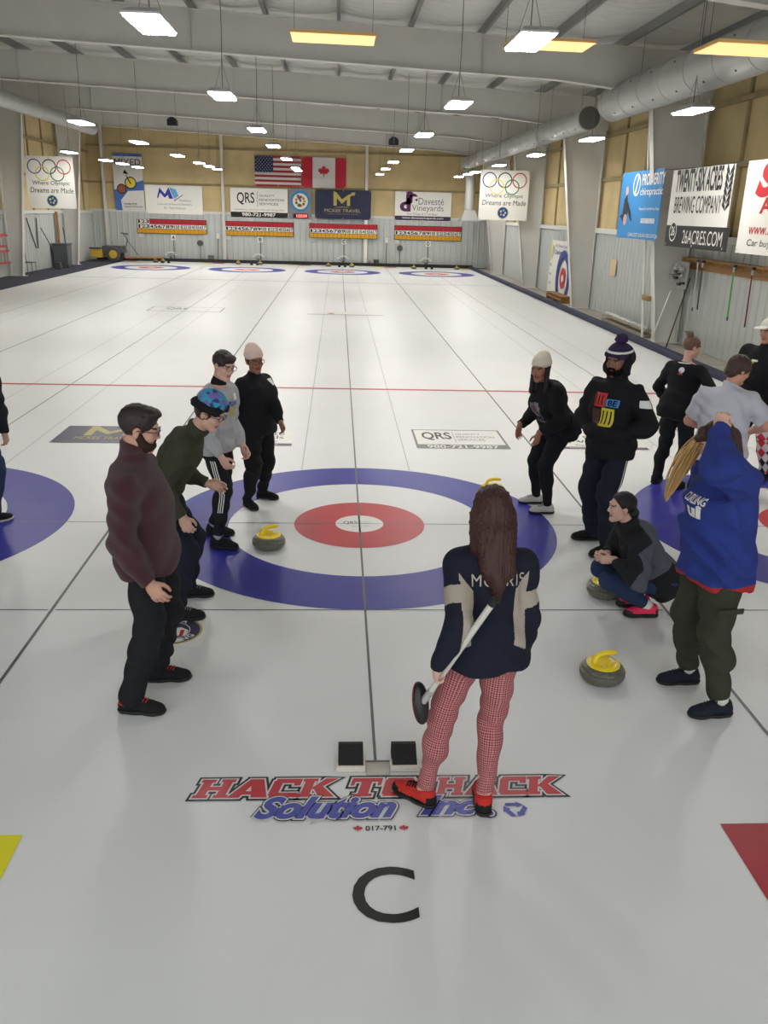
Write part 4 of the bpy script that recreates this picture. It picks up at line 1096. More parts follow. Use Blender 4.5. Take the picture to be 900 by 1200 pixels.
# ================================================================ PEOPLE
# a figure is modelled as one smooth distance field (limbs, trunk, head, hands blended) and meshed once; clothes are their own fields
class Vol:
    def __init__(s, lo, hi, h):
        s.h = h; s.lo = np.array(lo, float)
        s.n = np.ceil((np.array(hi, float) - s.lo) / h).astype(int) + 1
        s.D = np.full(tuple(s.n), 1.0, np.float32)
    def sub(s, lo, hi, pad):
        a = np.clip(np.floor((np.array(lo) - pad - s.lo) / s.h).astype(int), 0, s.n)
        b = np.clip(np.ceil((np.array(hi) + pad - s.lo) / s.h).astype(int) + 1, 0, s.n)
        ax = [(s.lo[i] + s.h * np.arange(a[i], b[i])).astype(np.float32) for i in range(3)]
        return (slice(a[0], b[0]), slice(a[1], b[1]), slice(a[2], b[2])), ax[0][:, None, None], ax[1][None, :, None], ax[2][None, None, :]
    def add(s, prim, k=.015, inf=0.0, cut=False):
        lo, hi, fn = prim
        sl, X, Y, Z = s.sub(lo, hi, abs(inf) + k + 3 * s.h)
        if min(s.D[sl].shape) == 0: return
        d = fn(X, Y, Z) - inf
        A = s.D[sl]
        if cut:
            d = -d; hh = np.clip(.5 - .5 * (A - d) / k, 0, 1) if k > 0 else None
            s.D[sl] = A * (1 - hh) + d * hh + k * hh * (1 - hh) if k > 0 else np.maximum(A, d)
        else:
            if k > 0:
                hh = np.clip(.5 + .5 * (A - d) / k, 0, 1)
                s.D[sl] = A * (1 - hh) + d * hh - k * hh * (1 - hh)
            else: s.D[sl] = np.minimum(A, d)
    def warp(s, fn):
        sl, X, Y, Z = s.sub(s.lo, s.lo + s.h * s.n, 0)
        s.D[sl] += fn(X, Y, Z).astype(np.float32)
    def clip(s, p, n):
        sl, X, Y, Z = s.sub(s.lo, s.lo + s.h * s.n, 0)
        n = unit(n); s.D[sl] = np.maximum(s.D[sl], (X - p[0]) * n[0] + (Y - p[1]) * n[1] + (Z - p[2]) * n[2])
    def mesh(s):
        D = s.D; D[0] = D[-1] = 1; D[:, 0] = D[:, -1] = 1; D[:, :, 0] = D[:, :, -1] = 1
        I = D < 0
        nx, ny, nz = D.shape
        c = np.zeros((nx - 1, ny - 1, nz - 1), np.int8)
        for i in (0, 1):
            for j in (0, 1):
                for k in (0, 1): c += I[i:nx - 1 + i, j:ny - 1 + j, k:nz - 1 + k]
        act = (c > 0) & (c < 8)
        idx = np.full(act.shape, -1, np.int32); cells = np.argwhere(act); idx[act] = np.arange(len(cells))
        acc = np.zeros((len(cells), 3)); cnt = np.zeros(len(cells))
        corners = [(i, j, k) for i in (0, 1) for j in (0, 1) for k in (0, 1)]
        for a in corners:
            for ax in range(3):
                if a[ax]: continue
                b = list(a); b[ax] = 1
                va = D[cells[:, 0] + a[0], cells[:, 1] + a[1], cells[:, 2] + a[2]]; vb = D[cells[:, 0] + b[0], cells[:, 1] + b[1], cells[:, 2] + b[2]]
                m_ = (va < 0) != (vb < 0)
                t = np.where(m_, va / np.where(m_, va - vb, 1), 0)
                p = np.array(a, float)[None, :] + np.zeros((len(cells), 3)); p[:, ax] += t
                acc[m_] += p[m_]; cnt[m_] += 1
        vs = s.lo + s.h * (cells + acc / np.maximum(cnt, 1)[:, None])
        quads = []
        for ax in range(3):
            o1, o2 = [q for q in range(3) if q != ax]
            sl0 = [slice(1, n - 1) for n in D.shape]; sl1 = list(sl0); sl0[ax] = slice(0, D.shape[ax] - 1); sl1[ax] = slice(1, D.shape[ax])
            A = I[tuple(sl0)]; B = I[tuple(sl1)]
            for flip, mask in ((False, A & ~B), (True, ~A & B)):
                e = np.argwhere(mask)
                if len(e) == 0: continue
                e[:, o1] += 1; e[:, o2] += 1
                q = []
                for d1, d2 in ((-1, -1), (0, -1), (0, 0), (-1, 0)):
                    cc = e.copy(); cc[:, o1] += d1; cc[:, o2] += d2
                    q.append(idx[cc[:, 0], cc[:, 1], cc[:, 2]])
                q = np.stack(q, 1)
                if flip != (ax == 1): q = q[:, ::-1]
                quads.append(q)
        return vs, np.concatenate(quads) if quads else np.zeros((0, 4), int)

def rc(a, b, ra, rb, planes=()):
    a = np.array(a, float); b = np.array(b, float); R_ = max(ra, rb)
    def fn(X, Y, Z):
        d = b - a; L2 = float(d @ d) + 1e-12
        x, y, z = X - a[0], Y - a[1], Z - a[2]
        t = np.clip((x * d[0] + y * d[1] + z * d[2]) / L2, 0, 1)
        v = np.sqrt((x - t * d[0]) ** 2 + (y - t * d[1]) ** 2 + (z - t * d[2]) ** 2) - (ra + (rb - ra) * t)
        for p, n in planes: v = np.maximum(v, (X - p[0]) * n[0] + (Y - p[1]) * n[1] + (Z - p[2]) * n[2])
        return v
    return np.minimum(a, b) - R_, np.maximum(a, b) + R_, fn
def el(c, r, F=None, planes=()):
    """ellipsoid, F rows = its three axes"""
    c = np.array(c, float); F = np.eye(3) if F is None else np.array(F, float); R_ = max(r)
    def fn(X, Y, Z):
        x, y, z = X - c[0], Y - c[1], Z - c[2]
        q = [(F[i][0] * x + F[i][1] * y + F[i][2] * z) for i in range(3)]
        k0 = np.sqrt(sum((q[i] / r[i]) ** 2 for i in range(3))); k1 = np.sqrt(sum((q[i] / r[i] ** 2) ** 2 for i in range(3))) + 1e-6
        v = k0 * (k0 - 1) / k1
        for p, n in planes: v = np.maximum(v, (X - p[0]) * n[0] + (Y - p[1]) * n[1] + (Z - p[2]) * n[2])
        return v
    return c - R_, c + R_, fn
def loft(A, F, secs, zlo=None, zhi=None):
    """elliptic sections (t, halfwidth, halfdepth, forward offset) along F[2] from A"""
    A = np.array(A, float); F = np.array(F, float)
    T = np.array([s_[0] for s_ in secs]); Wd = np.array([s_[1] for s_ in secs]); Dp = np.array([s_[2] for s_ in secs]); O = np.array([s_[3] for s_ in secs])
    tt = np.linspace(T[0], T[-1], 60); kern = np.array([1, 2, 3, 4, 3, 2, 1.]); kern /= kern.sum()
    sm = lambda V: np.convolve(np.pad(np.interp(tt, T, V), 3, 'edge'), kern, 'valid')
    Ws, Ds, Os = sm(Wd), sm(Dp), sm(O)
    M_ = max(Wd.max(), Dp.max() + abs(O).max()); P0 = A + F[2] * T[0]; P1 = A + F[2] * T[-1]
    def fn(X, Y, Z):
        x, y, z = X - A[0], Y - A[1], Z - A[2]
        q = [(F[i][0] * x + F[i][1] * y + F[i][2] * z) for i in range(3)]
        w = np.interp(q[2], tt, Ws); d = np.interp(q[2], tt, Ds); o = np.interp(q[2], tt, Os)
        zz = np.maximum(0, np.maximum(T[0] + .03 - q[2], q[2] - T[-1] + .03)) / .03 * .7
        k0 = np.sqrt((q[0] / w) ** 2 + ((q[1] - o) / d) ** 2 + zz ** 2)
        v = (k0 - 1) * np.minimum(w, d)
        if zlo is not None: v = np.maximum(v, zlo - q[2])
        if zhi is not None: v = np.maximum(v, q[2] - zhi)
        return v
    return np.minimum(P0, P1) - M_, np.maximum(P0, P1) + M_, fn

def rotz(a):
    c, s_ = math.cos(a), math.sin(a); return np.array([[c, -s_, 0], [s_, c, 0], [0, 0, 1]])
def frame(fwd, up):
    up = unit(up); f = np.array(fwd, float); f = unit(f - up * (f @ up)); r = np.cross(f, up); return np.array([r, f, up])
def ik(a, b, l1, l2, hint):
    a = np.array(a, float); b = np.array(b, float); d = b - a; L = np.linalg.norm(d); L2 = min(L, (l1 + l2) * .999); u = d / L
    b = a + u * L2
    x = (l1 * l1 - l2 * l2 + L2 * L2) / (2 * L2); h = math.sqrt(max(l1 * l1 - x * x, 0))
    hv = np.array(hint, float); hv = hv - u * (hv @ u)
    return a + u * x + unit(hv) * h, b

class Person:
    def __init__(P_, H=1.75, pos=(0, 0), yaw=0.0, pelvis=None, spine=(0, 0, 1), head=(0, 0, 0), feet=None, hands=None, elbows=((1, -.3, 0), (-1, -.3, 0)), knees=None, girth=1.0, female=False, shw=None, belly=0.0, handdir=None, palm=None, curl=(.5, .5), shoff=((0, 0, 0), (0, 0, 0)), headfwd=.02, hipw=1.0, armsc=1.0, legsc=1.0, headsc=1.0, twist=0.0):
        # index 0 = the person's left, 1 = right;  local axes: x right, y forward, z up
        s = P_.s = H / 1.75; P_.H = H; P_.g = girth; P_.fem = female; P_.belly = belly; P_.hipw = hipw
        Ry = rotz(yaw - PI / 2); P_.Ry = Ry; P_.base = np.array([pos[0], pos[1], 0.])
        L = lambda v: P_.base + Ry @ np.array(v, float)
        P_.L = L
        pel = L(pelvis if pelvis is not None else (0, 0, .93 * s)); P_.pel = pel
        fwd = Ry @ V3(0, 1, 0); up = Ry @ unit(spine)
        P_.TF = TF = frame(fwd if abs(up @ fwd) < .95 else Ry @ V3(0, 0, -1) * 1, up)
        P_.TL = .50 * s
        cf_ = TF
        if twist:
            c_, s_ = math.cos(twist), math.sin(twist); cf_ = np.array([c_ * TF[0] + s_ * TF[1], c_ * TF[1] - s_ * TF[0], TF[2]])
        P_.CF = cf_
        neck = pel + TF[2] * P_.TL; P_.neck = neck
        sh = []; shw = shw or (.165 if female else .182)
        for i, sx in ((0, -1), (1, 1)):
            p = neck + cf_[0] * sx * shw * s - TF[2] * .075 * s + cf_.T @ np.array(shoff[i]); sh.append(p)
        P_.sh = sh
        hy, hp, hr = head
        hf = rotz(hy) @ (Ry @ V3(0, 1, 0)); hrt = np.cross(hf, V3(0, 0, 1))
        hf2 = hf * math.cos(hp) + V3(0, 0, 1) * math.sin(hp); hu = np.cross(hrt, hf2)
        hrt2 = hrt * math.cos(hr) + hu * math.sin(hr); hu = np.cross(hrt2, hf2)
        P_.HF = np.array([hrt2, hf2, hu]); P_.hs = s * headsc * (.96 if female else 1.0)
        nb = unit(TF[2] + hu * .8)
        P_.hd = neck + nb * (.167 * s) + hf * headfwd
        hips = [pel + TF[0] * sx * .088 * s * hipw for sx in (-1, 1)]; P_.hips = hips
        P_.feet = []; P_.knees = []; P_.ank = []
        for i in (0, 1):
            fx, fy, fyaw = feet[i][:3]; fz = feet[i][3] if len(feet[i]) > 3 else 0.; pit = feet[i][4] if len(feet[i]) > 4 else 0.
            a = np.array([fx, fy, fz]); fd = np.array([math.cos(fyaw), math.sin(fyaw), 0])
            fd3 = fd * math.cos(pit) - V3(0, 0, 1) * math.sin(pit); FF = frame(fd3, np.cross(np.cross(fd3, V3(0, 0, 1)), fd3))
            ank = a + FF[2] * .085 * s
            hint = Ry @ np.array(knees[i], float) if knees else fd
            k_, ank = ik(hips[i], ank, .435 * s * legsc, .43 * s * legsc, hint)
            P_.knees.append(k_); P_.ank.append(ank); P_.feet.append((ank - FF[2] * .085 * s, FF))
        P_.el = []; P_.wr = []; P_.hd_ = []
        for i, sx in ((0, -1), (1, 1)):
            w = np.array(hands[i], float) if hands and hands[i] is not None else sh[i] + Ry @ V3(sx * .06, .03, -.52 * s)
            e, w = ik(sh[i], w, .285 * s * armsc, .255 * s * armsc, Ry @ np.array(elbows[i], float))
            P_.el.append(e); P_.wr.append(w)
            dd = unit(w - e) if not handdir or handdir[i] is None else unit(Ry @ np.array(handdir[i], float))
            pn = Ry @ (np.array(palm[i], float) if palm and palm[i] is not None else V3(-sx, 0, 0))
            P_.hd_.append((dd, unit(pn - dd * (pn @ dd)), curl[i]))
        P_.root = None
    # ---- primitives
    def torso(P_, inf=0.0, zlo=None, zhi=None, k=1.0):
        s, g = P_.s, P_.g; hw = P_.hipw; b_ = P_.belly
        if P_.fem: secs = [(-.13, .13 * hw, .10, -.01), (-.04, .168 * hw, .115, -.015), (.06, .160 * hw, .112, -.005), (.18, .128, .098 + b_ * .7, .005 + b_ * .4), (.30, .140, .104 + b_ * .4, .005 + b_ * .3), (.40, .150, .102, .0), (.47, .115, .075, -.01), (.51, .07, .055, -.005)]
        else: secs = [(-.13, .125, .10, -.01), (-.04, .158 * hw, .112, -.01), (.06, .152 * hw, .11, .0), (.18, .145, .105 + b_, .005 + b_ * .5), (.30, .158, .112 + b_ * .5, .005 + b_ * .3), (.40, .165, .105, .0), (.47, .125, .078, -.01), (.51, .07, .058, -.005)]
        secs = [(t * s, (w * s) * g + inf, (d * s) * g + inf, o * s) for t, w, d, o in secs]
        return loft(P_.pel, P_.TF, secs, zlo, zhi)
    def arm(P_, i, inf0=0.0, inf1=0.0, inf2=0.0, end=None):
        s = P_.s * (.93 if P_.fem else 1.0); ga = 1 + (P_.g - 1) * .7
        sh, e, w = P_.sh[i], P_.el[i], P_.wr[i]
        pl = ()
        w2 = w
        if end is not None:
            u = unit(w - e); q = w - u * end; pl = ((q, u),); w2 = w + u * .02
        return [rc(sh, e, .056 * s * ga + inf0, .042 * s * ga + inf1), rc(e, w2, .042 * s * ga + inf1, .027 * s + inf2, pl), rc(e, e + (w - e) * .45, .038 * s * ga + inf1, .040 * s * ga + (inf1 + inf2) / 2)]
    def leg(P_, i, inf0=0.0, inf1=0.0, inf2=0.0, end=None):
        s = P_.s; gl = 1 + (P_.g - 1) * .8
        h, k_, a = P_.hips[i], P_.knees[i], P_.ank[i]
        pl = (); a2 = a
        u = unit(a - k_)
        if end is not None: q = a - u * end; pl = ((q, u),); a2 = a + u * .01
        back = -P_.feet[i][1][1]
        hc = h + (P_.TF[0] * (1 if i else -1)) * -.004
        out = [rc(hc, k_, (.088 if not P_.fem else .094) * s * gl + inf0, .056 * s * gl + inf1), rc(k_, a2, .054 * s * gl + inf1, .038 * s + inf2, pl),
               el((k_ * .68 + a * .32) + back * .012 * s, (.05 * s * gl + inf1 * .8, .055 * s * gl + inf1 * .8, .12 * s), frame(back, -u))]
        out.append(el(h - P_.TF[1] * .035 * s - P_.TF[2] * .02 * s, (.09 * s * P_.g + inf0, .098 * s * P_.g + inf0, .10 * s + inf0), P_.TF))
        return out
    def handp(P_, i, extra=0.0):
        s = P_.s * (.92 if P_.fem else 1.0); w = P_.wr[i]; d, n, curl = P_.hd_[i]
        side = np.cross(d, n)            # towards little finger or thumb depending on hand
        th = side if i == 0 else -side   # thumb side
        th = -th
        out = [el(w + d * .047 * s, (.041 * s, .0165 * s, .055 * s), np.array([side, n, d])), rc(w - d * .02 * s, w + d * .03 * s, .026 * s, .024 * s)]
        ft = []
        for j, (off, ln) in enumerate(((.033, .070), (.0115, .079), (-.0105, .073), (-.0315, .058))):
            p = w + d * (.090 - .006 * abs(j - 1)) * s + th * off * s
            ang = 0.12 + .1 * curl; dd = d + th * off * 1.1
            dd = unit(dd)
            for q, fr in enumerate((.45, .30, .25)):
                ang += curl * (.75 if q == 0 else .95)
                v = dd * math.cos(ang) + n * math.sin(ang)
                p2 = p + v * ln * fr * s
                r0 = (.0098, .0088, .0082)[q] * s
                ft.append(rc(p, p2, r0, r0 * .94)); p = p2
        p = w + d * .028 * s + th * .026 * s + n * .008 * s; dd = unit(d * .72 + th * .62 + n * .35 * (1 + curl))
        for q, ln in enumerate((.036, .032, .024)):
            p2 = p + dd * ln * s; ft.append(rc(p, p2, (.0145, .0112, .0095)[q] * s, (.0118, .0100, .0085)[q] * s)); p = p2
            dd = unit(dd + d * .25 - th * .28 * (1 + curl) + n * .15 * curl)
        return out, ft
    def hp(P_, x, y, z): return P_.hd + (P_.HF.T @ np.array([x, y, z])) * P_.hs
    def bounds(P_, pad=.22):
        pts = [P_.hd, P_.pel, *P_.sh, *P_.el, *P_.wr, *P_.hips, *P_.knees, *P_.ank, *[f[0] + f[1][1] * .12 for f in P_.feet]]
        pts = np.array(pts); lo = pts.min(0) - pad; hi = pts.max(0) + pad; lo[2] = -.02; return lo, hi

    def build(P_, label, skin, lips=None, brow=(.03, .02, .015), h=.006, open_mouth=False, hide_hand=None, iris=(.05, .03, .02)):
        lo, hi = P_.bounds(.2)
        V = Vol(lo, hi, h); s = P_.s; hs = P_.hs; HF = P_.HF
        V.add(P_.torso(-.004), .03)
        for i in (0, 1):
            for p in P_.leg(i, -.006, -.004, 0): V.add(p, .03)
            ft, FF = P_.feet[i]
            V.add(rc(ft + FF[2] * .05 * s, ft + FF[1] * .12 * s + FF[2] * .03 * s, .036 * s, .026 * s), .02)
            V.add(rc(P_.neck + P_.TF[2] * -.05 * s, P_.sh[i], .045 * s, .045 * s), .04)
            for p in P_.arm(i, -.003, -.002, 0): V.add(p, .02)
            palm_, fng = P_.handp(i)
            for p in palm_: V.add(p, .012)
            for p in fng: V.add(p, .003)
        if P_.fem:
            for sx in (-1, 1): V.add(el(P_.pel + P_.TF[2] * .31 * s + P_.TF[0] * sx * .07 * s + P_.TF[1] * (.085 * s * P_.g), (.06 * P_.g, .055 * P_.g, .06 * P_.g), P_.TF), .03)
        V.add(rc(P_.neck - P_.TF[2] * .03, P_.hp(0, -.02, -.06), .056 * s * (.88 if P_.fem else 1.05), .052 * s * (.88 if P_.fem else 1.05)), .02)
        e = lambda x, y, z, a, b_, c_: el(P_.hp(x, y, z), (a * hs, b_ * hs, c_ * hs), HF)
        r = lambda a, b_, ra, rb: rc(P_.hp(*a), P_.hp(*b_), ra * hs, rb * hs)
        V.add(e(0, -.012, .038, .074, .092, .082), .015); V.add(e(0, .025, -.015, .061, .066, .082), .02)
        jw = .036 if P_.fem else .042
        for sx in (-1, 1):
            V.add(r((sx * jw, .01, -.062), (sx * .012, .062, -.094), .026, .020), .02)
            V.add(e(sx * .036, .06, -.022, .024, .022, .024), .015)
            V.add(e(sx * .074, -.012, -.004, .009, .018, .030), .006)
            V.add(e(sx * .031, .096, .013, .016, .014, .011), .010, cut=True)
        V.add(e(0, .070, -.094, .022, .018, .016), .012)
        V.add(r((-.034, .078, .034), (.034, .078, .034), .012, .012), .012)
        V.add(r((0, .084, .022), (0, .100, -.020), .008, .0115), .008)
        for sx in (-1, 1): V.add(e(sx * .0115, .093, -.026, .008, .010, .008), .006)
        V.add(r((-.020, .080, -.053), (.020, .080, -.053), .006, .006), .006); V.add(r((-.015, .079, -.063), (.015, .079, -.063), .007, .007), .006)
        vs, q = V.mesh()
        base = P_.base.copy()
        me = bpy.data.meshes.new('person'); o = bpy.data.objects.new('person', me); COL.objects.link(o); o.location = base
        me.from_pydata((vs - base).tolist(), [], q.tolist())
        tone = mat('skin_%d_%d_%d' % skin, S(*skin), .5, spec=.35, vary=.05, vscale=14)
        lp = lips or tuple(int(c * f_) for c, f_ in zip(skin, (.82, .62, .62)))
        lm = mat('lips_%d_%d_%d' % lp, S(*lp), .45); bm_ = mat('brow_%g_%g' % (brow[0], brow[1]), brow, .8)
        for m_ in (tone, lm, bm_): me.materials.append(m_)
        cen = vs[q].mean(1); loc = ((cen - P_.hd) @ HF.T) / hs
        mi = np.zeros(len(q), int)
        mi[(np.abs(loc[:, 0]) < .025) & (np.abs(loc[:, 2] + .058) < .011) & (loc[:, 1] > .078) & (loc[:, 1] < .12)] = 1
        bz = .030 + .004 * np.cos(np.abs(loc[:, 0]) / .03 * PI)
        mi[(np.abs(np.abs(loc[:, 0]) - .031) < .019) & (np.abs(loc[:, 2] - bz) < .0055) & (loc[:, 1] > .06)] = 2
        me.polygons.foreach_set('material_index', mi); me.polygons.foreach_set('use_smooth', [True] * len(q)); me.update()
        tag(o, label, 'person'); P_.root = o
        # eyes
        wm = mat('eye_white', S(170, 160, 154), .4); im = mat('iris_dark', iris, .2); lidm = tone
        for sx in (-1, 1):
            c_ = P_.hp(sx * .031, .0765, .012); R_ = .0118 * hs; vs_ = []; fs = []; mis = []; N1, N2 = 12, 16
            for a in range(N1 + 1):
                th = PI * a / N1
                for b_ in range(N2):
                    ph = 2 * PI * b_ / N2; l_ = np.array([math.sin(th) * math.cos(ph), math.cos(th), math.sin(th) * math.sin(ph)])
                    vs_.append(c_ + HF.T @ (l_ * R_))
            for a in range(N1):
                for b_ in range(N2):
                    fs.append((a * N2 + b_, a * N2 + (b_ + 1) % N2, (a + 1) * N2 + (b_ + 1) % N2, (a + 1) * N2 + b_))
                    th = PI * (a + .5) / N1; ph = 2 * PI * (b_ + .5) / N2; z = math.sin(th) * math.sin(ph)
                    mis.append(1 if th < .62 and z < .35 else (2 if z > .25 or z < -.35 else 0))
            m_ = MB(); m_.v = [tuple(p) for p in vs_]; m_.f = fs; m_.mi = mis
            m_.build('eye', [wm, im, lidm], o, smooth='all')
        return o

    # ---- clothes and other child meshes
    def skinmesh(P_, name, V, mats, paint=None, label=None, sm=2):
        vs, q = V.mesh()
        if len(q) == 0: return None
        for _ in range(sm):      # light relaxing of the surface
            acc = np.zeros_like(vs); cnt = np.zeros(len(vs))
            for a, b_ in ((0, 1), (1, 2), (2, 3), (3, 0)):
                np.add.at(acc, q[:, a], vs[q[:, b_]]); np.add.at(cnt, q[:, a], 1); np.add.at(acc, q[:, b_], vs[q[:, a]]); np.add.at(cnt, q[:, b_], 1)
            vs = vs * .5 + .5 * acc / np.maximum(cnt, 1)[:, None]
        base = np.array(wloc(P_.root)); me = bpy.data.meshes.new(name); o = bpy.data.objects.new(name, me); COL.objects.link(o)
        me.from_pydata((vs - base).tolist(), [], q.tolist())
        if not isinstance(mats, (list, tuple)): mats = [mats]
        for m_ in mats: me.materials.append(m_)
        if paint is not None: me.polygons.foreach_set('material_index', np.asarray(paint(vs[q].mean(1)), int))
        me.polygons.foreach_set('use_smooth', [True] * len(q)); me.update(); o.parent = P_.root
        if label: o['label'] = label
        if name.endswith('trousers') and getattr(P_, 'want_uv', False):
            best = None
            for i in (0, 1):
                for a_, b_, off in ((P_.hips[i], P_.knees[i], 0.0), (P_.knees[i], P_.ank[i], .41)):
                    d_ = b_ - a_; L_ = np.linalg.norm(d_); u_ = d_ / L_; rel = vs - a_; tt = rel @ u_
                    x_ = unit(P_.TF[0] - u_ * (P_.TF[0] @ u_)); y_ = np.cross(u_, x_)
                    dist = np.linalg.norm(rel - np.outer(np.clip(tt, 0, L_), u_), axis=1) + i * 0
                    U_ = np.arctan2(rel @ x_, -(rel @ y_)) * .075 + i * .5; W_ = off + tt
                    if best is None: best = [dist, U_, W_]
                    else:
                        m_ = dist < best[0]; best = [np.where(m_, dist, best[0]), np.where(m_, U_, best[1]), np.where(m_, W_, best[2])]
            uvl = me.uv_layers.new(name='UVMap'); li = q.reshape(-1); fu = best[1][q]; fu = np.where(fu - fu[:, :1] > .2, fu - .075 * 2 * PI, np.where(fu - fu[:, :1] < -.2, fu + .075 * 2 * PI, fu))
            uvl.data.foreach_set('uv', np.stack([fu.reshape(-1), best[2][li]], 1).astype(np.float32).ravel())
        P_.bvh = BVHTree.FromPolygons([tuple(v) for v in vs], q.tolist()); 
        return o
    def tcoord(P_, c):      # torso coordinates: right, forward, up from the pelvis
        return (c - P_.pel) @ P_.CF.T
    def folds(P_, A=.004, f_=1.0, seed=0.0):
        A = A * 2.0
        def fn(X, Y, Z):
            u = 38 * f_ * Z + 14 * f_ * X + 3.0 * np.sin(11 * f_ * X + 7 * Y + seed) + 2.2 * np.sin(13 * Y - 9 * Z + 2 * seed)
            w = 21 * f_ * X - 17 * f_ * Y + 9 * Z + 2.5 * np.sin(12 * Z + seed * 3)
            return A * (np.sin(u) * .6 + .6 * np.sin(w + seed)) 
        return fn
    def top(P_, name, mats, inf=.014, hem=-.06, sleeve=.02, loose=.0, cuff=.010, collar=None, fold=.004, paint=None, h=.008, short=False, hood=None, label=None, bust=0.0, extra=(), seed=0.0, necktrim=.0, hemz=None):
        lo, hi = P_.bounds(.24); s = P_.s; V = Vol(lo, hi, h); P_.hem = hem
        V.add(P_.torso(inf + loose, zlo=hem * s), .02)
        if P_.fem or bust:
            for sx in (-1, 1): V.add(el(P_.pel + P_.TF[2] * .31 * s + P_.TF[0] * sx * .066 * s + P_.TF[1] * (.08 * s * P_.g), (.075 * P_.g + inf, .058 * P_.g + inf, .075 * P_.g + inf), P_.TF), .04)
        for i in (0, 1):
            V.add(rc(P_.neck - P_.TF[2] * .05 * s, P_.sh[i], .052 * s + inf * .6, .050 * s + inf), .05)
            if short:
                u = unit(P_.el[i] - P_.sh[i]); q = P_.sh[i] + u * .22 * s
                V.add(rc(P_.sh[i], P_.el[i], .060 * s + inf, .058 * s + inf, ((q, u),)), .03)
            else:
                for p in P_.arm(i, inf + loose * .5, inf + loose * .6, cuff, end=sleeve): V.add(p, .022)
        hp_ = P_.pel + P_.TF[2] * hem * s
        sw = (.088 * P_.hipw + (.094 if P_.fem else .086)) * s * P_.g + inf
        V.add(loft(P_.pel, P_.TF, [(-.2 * s, sw, .135 * s * P_.g + inf, -.012 * s), (-.02 * s, sw, .138 * s * P_.g + inf, -.018 * s), (.10 * s, sw * .90, .118 * s * P_.g + inf, -.01 * s), (.2 * s, sw * .80, .10 * s * P_.g + inf, .0)], zlo=hem * s), .04)
        for e_ in extra: V.add(e_, .03)
        if collar:
            V.add(rc(P_.neck - P_.TF[2] * .05 * s, P_.neck + unit(P_.hp(0, -.015, -.06) - P_.neck) * collar * s, (.078 if not P_.fem else .070) * s, (.074 if not P_.fem else .064) * s), .03)
        if hood is not None:
            for e_ in hood: V.add(e_, .03)
        if fold: V.warp(P_.folds(fold, seed=seed))
        nk = P_.neck + unit(P_.hp(0, -.015, -.06) - P_.neck) * (.005 + (collar or .0)) * s
        if hood is None:
            ud = unit(P_.hp(0, 0, 0) - P_.neck)
            sl, X, Y, Z = V.sub(P_.hd - .3, P_.hd + .3, 0)
            nn = ud; dn = (X - nk[0]) * nn[0] + (Y - nk[1]) * nn[1] + (Z - nk[2]) * nn[2]
            rr = np.sqrt((X - nk[0]) ** 2 + (Y - nk[1]) ** 2 + (Z - nk[2]) ** 2)
            near = rr < .13
            V.D[sl] = np.where(near, np.maximum(V.D[sl], dn), V.D[sl])
        return P_.skinmesh(name, V, mats, paint, label)
    def bottoms(P_, name, mats, inf=.014, knee=.016, ankle=.016, waist=.10, end=.0, fold=.005, paint=None, h=.008, label=None, extra=(), seed=1.0):
        lo, hi = P_.bounds(.24); s = P_.s; V = Vol(lo, hi, h)
        V.add(P_.torso(inf, zhi=waist * s), .02)
        for i in (0, 1):
            for p in P_.leg(i, inf, knee, ankle, end=end): V.add(p, .03)
        for e_ in extra: V.add(e_, .02)
        if fold: V.warp(P_.folds(fold, seed=seed))
        V.clip((0, 0, .03), (0, 0, -1))
        if all(unit(P_.knees[i] - P_.hips[i]) @ P_.TF[2] < -.95 for i in (0, 1)): V.clip(P_.pel + P_.TF[2] * (getattr(P_, 'hem', -.06) + .02) * s, P_.TF[2])
        return P_.skinmesh(name, V, mats, paint, label)
    def shoes(P_, upper, sole, lace=None, h=.006, size=1.0, collar_m=None, sock=None, high=.0, toe_m=None):
        s = P_.s * size
        for i in (0, 1):
            ft, FF = P_.feet[i]; R_, F_, U_ = FF
            W_ = lambda x, y, z: ft + (R_ * x + F_ * y + U_ * z) * s
            V = Vol(ft - .24, ft + .26, h)
            V.add(rc(W_(0, -.035, .045), W_(0, -.02, .072), .040 * s, .040 * s), .02); V.add(rc(W_(0, 0, .055), W_(0, .10, .042), .042 * s, .040 * s), .02)
            V.add(el(W_(0, .125, .034), (.046 * s, .070 * s, .034 * s), FF), .02); V.add(rc(W_(0, .0, .07), W_(0, .06, .062), .034 * s, .026 * s), .02)
            V.add(rc(W_(0, -.02, .07), W_(0, -.015, .098 + high), .041 * s, .040 * s, ((W_(0, 0, .10 + high), U_),)), .015)
            V.clip(W_(0, 0, .014), -U_)
            def pt(c, W_=W_, ft=ft, R_=R_, F_=F_, U_=U_):
                l_ = (c - ft) @ np.array([R_, F_, U_]).T / s; out = np.zeros(len(c), int)
                if collar_m is not None: out[(l_[:, 2] > .062) & (l_[:, 1] < .01)] = 1
                if toe_m is not None: out[(l_[:, 2] < .038) | ((l_[:, 1] > .135) & (l_[:, 2] < .055)) | ((l_[:, 1] < -.04) & (l_[:, 2] < .07))] = 2
                return out
            mats = [upper, collar_m or upper, toe_m or upper]
            sh_ = P_.skinmesh('shoe', V, mats, pt)
            bvs = P_.bvh
            def on(x, y, up=.004):
                q_ = W_(x, y, .25); hit = bvs.ray_cast(Vector(q_), Vector(-U_), .4)[0]
                return np.array(hit) + U_ * up if hit is not None else W_(x, y, .08)
            V = Vol(ft - .24, ft + .26, h)
            V.add(rc(W_(0, -.035, .03), W_(0, .02, .03), .046 * s, .042 * s), .02); V.add(rc(W_(0, .02, .03), W_(0, .12, .03), .042 * s, .048 * s), .03); V.add(el(W_(0, .13, .03), (.049 * s, .072 * s, .05 * s), FF), .02)
